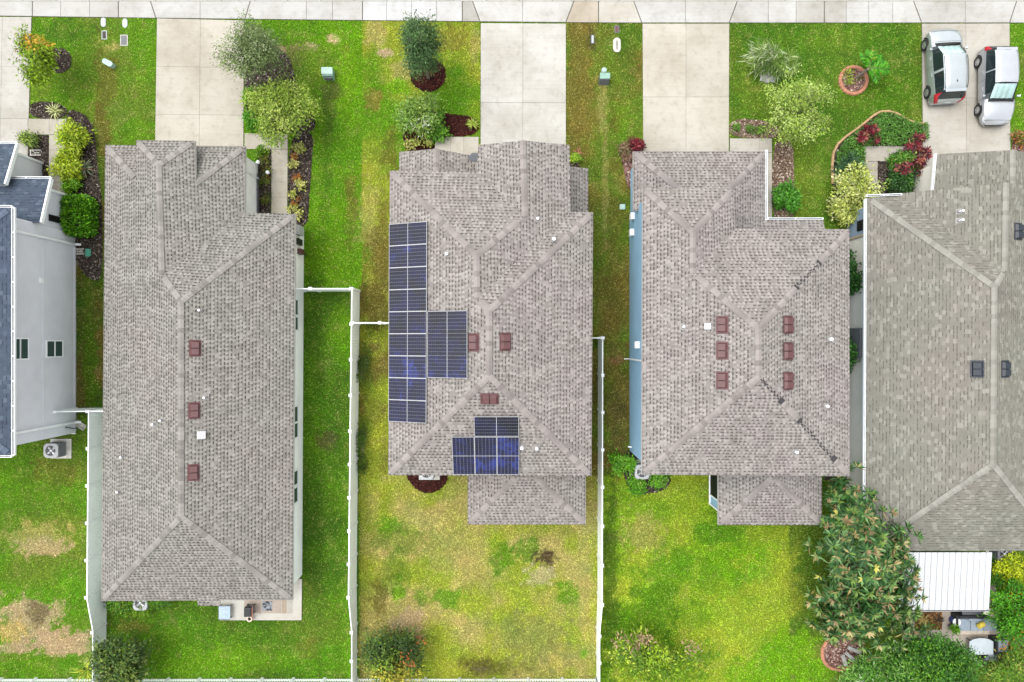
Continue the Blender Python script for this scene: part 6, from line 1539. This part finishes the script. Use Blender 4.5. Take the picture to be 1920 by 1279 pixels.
# ------------------------------------------------------------------ patio cover and furniture of house 4
t = empty('patio_cover', gp(1775, 1095)); tag(t, 'white ribbed metal patio cover attached to the grey-roofed house', 'patio cover')
zc = 2.62; a = g(1690, 1036, 2.62); b = g(1860.5, 1036, 2.62); zf = 2.38; c = g(1690, 1143, zf); d_ = g(1858.5, 1143, zf)
m = MB(); xl, xr = a[0], b[0]; yt, ybm = a[1], c[1]; n = 15
for k in range(n):
    x0 = xl + (xr - xl) * k / n; x1 = xl + (xr - xl) * (k + 1) / n - .012
    m.hexa([(x0, ybm, zf - .06), (x1, ybm, zf - .06), (x1, yt, zc - .06), (x0, yt, zc - .06), (x0, ybm, zf), (x1, ybm, zf), (x1, yt, zc), (x0, yt, zc)], 0)
m.build('roof_panel', M['white_metal'] if 'white_metal' in M else metalroof(), t)
m = MB()
for k in range(1, n):
    x0 = xl + (xr - xl) * k / n - .006; m.beam((x0, ybm, zf + .02), (x0, yt, zc + .02), .03, .045)
m.build('rib', M['alu'], t)
m = MB(); m.box(xl, xr, ybm - .10, ybm - .005, zf - .16, zf - .02); m.box(xl, xr, ybm - .09, ybm - .02, zf - .019, zf - .012, 1)
m.build('front_beam', [M['white'], M['ac_dark']], t)
for k in range(10):
    pass
for px in (1768, 1822, 1700):
    x = g(px, 1143, zf)[0]; m = MB(); m.box(x - .05, x + .05, ybm + .02, ybm + .12, 0.06, zf - .06); m.build('post', M['white'], t)
settle(t)
def cush(mb, x0, x1, y0, y1, z0, z1, mi=0): mb.box(x0, x1, y0, y1, z0, z1, mi)
t = item('sofa', 'dark wicker patio sofa with blue-grey seat cushions', 'sofa', 1822, 1163)
m = MB(); m.box(-1.12, 1.12, -.42, .40, .06, .32); m.box(-1.14, 1.14, .401, .52, .06, .72); m.box(-1.24, -1.121, -.42, .52, .06, .60); m.box(1.121, 1.24, -.42, .52, .06, .60); m.build('frame', M['wicker'], t, bevel=.03)
for i, x in enumerate((-.74, 0, .74)):
    m = MB(); m.box(x - .355, x + .355, -.42, .26, .321, .47); m.build('seat_cushion', M['cushion'], t, bevel=.05)
m = MB(); m.box(-.7, .0, .27, .395, .48, .8); m.build('back_cushion', M['cushion'], t, bevel=.05)
m = MB(); m.box(-.22, .22, -.16, .12, 0, .16)
single('pillow', 'yellow patterned pillow on the blue-grey patio sofa', 'pillow', 1825, 1163, m, simple('yellow_fabric', (.50, .40, .06), .9, 0, .5, 14), .5, bevel=.06, z=.53)
def armchair(label, px, py, rz):
    t = item('armchair', label, 'armchair', px, py, rz, 'dark wicker armchairs on the patio')
    m = MB(); m.box(-.36, .36, -.36, .36, .06, .34); m.box(-.46, -.361, -.40, .46, .06, .62); m.box(.361, .46, -.40, .46, .06, .62); m.box(-.36, .36, .361, .46, .06, .78); m.build('frame', M['wicker'], t, bevel=.03)
    m = MB(); m.box(-.35, .35, -.38, .30, .341, .48); m.build('seat_cushion', M['cushion'], t, bevel=.05)
armchair('wicker armchair with grey cushion right of the oval-ended table', 1866, 1204, math.radians(90))
armchair('wicker armchair turned at an angle below the table', 1846, 1230, math.radians(140))
armchair('wicker armchair half hidden by the feathery bush at the bottom', 1880, 1252, math.radians(200))
t = item('coffee_table', 'pale grey patio table with a curved upper edge', 'table', 1826, 1204)
m = MB(); m.prism([(-.66, -.42), (.66, -.42), (.66, .30), (.45, .42), (.15, .49), (-.15, .49), (-.45, .42), (-.66, .30)], .58, .63); m.build('table_top', simple('pale_glass', (.40, .45, .48), .25, 0, .06), t, bevel=.01)
for x, y in ((-.5, -.3), (.5, -.3), (-.45, .25), (.45, .25)):
    m = MB(); m.box(x - .03, x + .03, y - .03, y + .03, .06, .579); m.build('leg', M['ac_dark'], t)
m = MB(); m.box(-.95, .95, -.22, .22, 0, .012)
single('rug', 'beige rug strip between sofa and table', 'rug', 1822, 1181, m, simple('beige_rug', (.50, .43, .35), .95, 0, .25, 10), z=.062, bevel=0)
t = item('side_table', 'small round white-topped table beside the sofa', 'side table', 1783, 1160)
m = MB(); m.lathe(0, 0, [(.17, .06), (.2, .12), (.19, .42), (.12, .48)], 18); m.build('pedestal', simple('blue_glaze', (.02, .04, .16), .25, 0, .2), t)
m = MB(); m.lathe(0, 0, [(.22, .481), (.22, .52), (.2, .53)], 22); m.build('table_top', M['white'], t)
t = item('storage_bench', 'dark wicker bench under the front edge of the patio cover', 'bench', 1813, 1142)
m = MB(); m.box(-.6, .6, -.25, .25, .06, .5); m.build('bench_box', M['wicker'], t, bevel=.02)
m = MB(); m.box(-.62, .62, -.27, .27, .501, .56); m.build('lid', M['ac_dark'], t, bevel=.02)
def pot(label, px, py, r, mat, pal=None):
    t = item('plant_pot', label, 'plant pot', px, py)
    m = MB(); m.lathe(0, 0, [(r * .65, .06), (r * .95, .36), (r * 1.05, .37), (r * 1.05, .42), (r * .88, .42), (r * .85, .37)], 18); m.build('pot', mat, t, smooth=False)
    m = MB(); m.lathe(0, 0, [(r * .84, .365), (.001, .372)], 16); m.build('soil', simple('potting_soil', (.03, .022, .018), .95, 0, .3, 20), t)
    if pal:
        n = 160; P = np.column_stack([rng.normal(0, r * .7, (n, 2)), .45 + .25 * rng.random(n)]); leaves('foliage', P, rng.normal(0, 1, (n, 3)) + np.array([0, 0, .4]), .15, .08, jit(pal_rows(pal, n), .3), t)
pot('small bright green potted plant left of the sofa', 1779, 1172, .16, M['ac_dark'], [(C(110, 160, 50), 3), (C(80, 130, 30), 2)])
pot('terracotta pot between armchair and reddish mulch', 1868, 1222, .16, M['terra'])
pot('dark round pot beside the terracotta pot', 1877, 1215, .17, M['black'])
# pale drape tied to the right front post
t = item('drape', 'pale beige fabric drape hanging from the right corner of the patio cover', 'drape', 1855, 1143)
mm = MB(); nseg = 16; vs = []; fs = []
A, B_ = Vector(g(1847, 1146, 2.2)), Vector(gp(1873, 1168, .9))
for k in range(nseg + 1):
    s = k / nseg; p = A.lerp(B_, s) + Vector((.35 * math.sin(PI * s), .18 * math.sin(PI * s), -.25 * math.sin(PI * s))); w = .16 + .20 * math.sin(PI * s)
    for j in range(7):
        f = (j / 6 - .5) * 2; vs.append(p + Vector((f * w * .7, f * w * .7, .05 * math.cos(j * 2.3 + s * 3)))) 
for k in range(nseg):
    for j in range(6): fs.append((k * 7 + j, k * 7 + j + 1, (k + 1) * 7 + j + 1, (k + 1) * 7 + j))
mm.add(vs, fs); mm.build('cloth', simple('beige_cloth', (.62, .55, .47), .9, 0, .12), t, smooth=True)
mm = MB(); mm.tube([tuple(A + Vector((0, .05, .2))), tuple(A), tuple(B_)], .012, 5); mm.build('cord', M['white'], t)
settle(t)
# ------------------------------------------------------------------ rear slab of house 1
t = item('glass_table', 'low table with pale blue-grey top at the end of the white slab', 'table', 427, 1143)
m = MB(); m.box(-.32, .32, -.38, .38, .42, .45); m.build('table_top', simple('blue_glass', (.28, .35, .42), .25, 0, .15, 6), t, bevel=.01)
for y in (-.38, .38):
    m = MB(); m.beam((-.3, y, .46), (.3, y, .46), .03, .03); m.build('end_bar', M['ac_dark'], t)
for x, y in ((-.28, -.34), (.28, -.34), (-.28, .34), (.28, .34)):
    m = MB(); m.box(x - .02, x + .02, y - .02, y + .02, .1, .42); m.build('leg', M['ac_dark'], t)
t = item('grill', 'black barbecue grill with a wooden side shelf', 'grill', 474, 1138)
m = MB(); m.box(-.2, .2, -.26, .26, .55, .8); m.build('lid', M['black'], t, bevel=.05)
m = MB(); m.box(-.19, .19, -.25, .25, .3, .545); m.build('firebox', M['ac_dark'], t)
m = MB(); m.beam((.24, -.34, .72), (.24, .34, .72), .06, .03); m.build('side_shelf', simple('red_wood', (.22, .08, .06), .6, 0, .2), t)
for x, y in ((-.17, -.22), (.17, -.22), (-.17, .22), (.17, .22)):
    m = MB(); m.box(x - .02, x + .02, y - .02, y + .02, .1, .3); m.build('leg', M['black'], t)
m = MB(); m.beam((-.1, .40, .6), (.3, .30, .9), .03, .03); m.build('handle', M['black'], t)
m = MB(); m.box(-.27, .27, -.27, .27, 0, .012)
kk = N('patterned_mat'); nz = kk.noise(7, 2, kk.pos()).outputs[0]; kk.bsdf(kk.ramp(nz, [(.45, (.03, .035, .04)), (.55, (.22, .23, .25))]), .95)
single('door_mat', 'dark patterned square mat on the tiled rear slab', 'mat', 502.5, 1135, m, kk.mat, z=.107, bevel=0)
t = item('plant_pot', 'round beige pot with dark soil on the edge of the white slab', 'plant pot', 473, 1155)
m = MB(); m.lathe(0, 0, [(.10, .1), (.16, .4), (.16, .44), (.10, .44), (.095, .38)], 18); m.build('pot', simple('beige_pot', (.55, .45, .36), .7, 0, .1), t)
m = MB(); m.lathe(0, 0, [(.096, .385), (.001, .39)], 14); m.build('soil', simple('dark_soil', (.02, .016, .014), .95), t)
# ------------------------------------------------------------------ light, sky, camera
w = bpy.data.worlds.new('World'); scene.world = w; w.use_nodes = True
nt = w.node_tree; bg = nt.nodes['Background']
sky = nt.nodes.new('ShaderNodeTexSky'); sky.sky_type = 'NISHITA'; sky.sun_disc = False
EL, AZ = math.radians(70), math.radians(-62)      # AZ measured from +y towards +x
sky.sun_elevation = EL; sky.sun_rotation = AZ; sky.air_density = 1.0; sky.dust_density = 3.0; sky.ozone_density = 0.8
hs = nt.nodes.new('ShaderNodeHueSaturation'); hs.inputs['Saturation'].default_value = 0.10
nt.links.new(sky.outputs[0], hs.inputs['Color']); nt.links.new(hs.outputs[0], bg.inputs[0]); bg.inputs[1].default_value = 0.15
sun = bpy.data.lights.new('sun', 'SUN'); sun.energy = 0.55; sun.angle = math.radians(45); sun.color = (1, .97, .93)
so = bpy.data.objects.new('sun', sun); COL.objects.link(so)
sv = Vector((math.sin(AZ) * math.cos(EL), math.cos(AZ) * math.cos(EL), math.sin(EL)))
so.rotation_euler = sv.to_track_quat('Z', 'Y').to_euler(); so.location = (-30, 20, 60)
cam = bpy.data.cameras.new('camera'); cam.sensor_width = 36; cam.lens = 24; cam.clip_end = 2000; cam.clip_start = 1
co = bpy.data.objects.new('camera', cam); COL.objects.link(co); co.location = (0, 0, H); co.rotation_euler = (0, 0, 0)
scene.camera = co
scene.view_settings.view_transform = 'Standard'; scene.view_settings.look = 'None'; scene.view_settings.gamma = 1; scene.view_settings.exposure = 1.4
scene.render.engine = 'CYCLES'
scene.cycles.max_bounces = 6; scene.cycles.transparent_max_bounces = 6
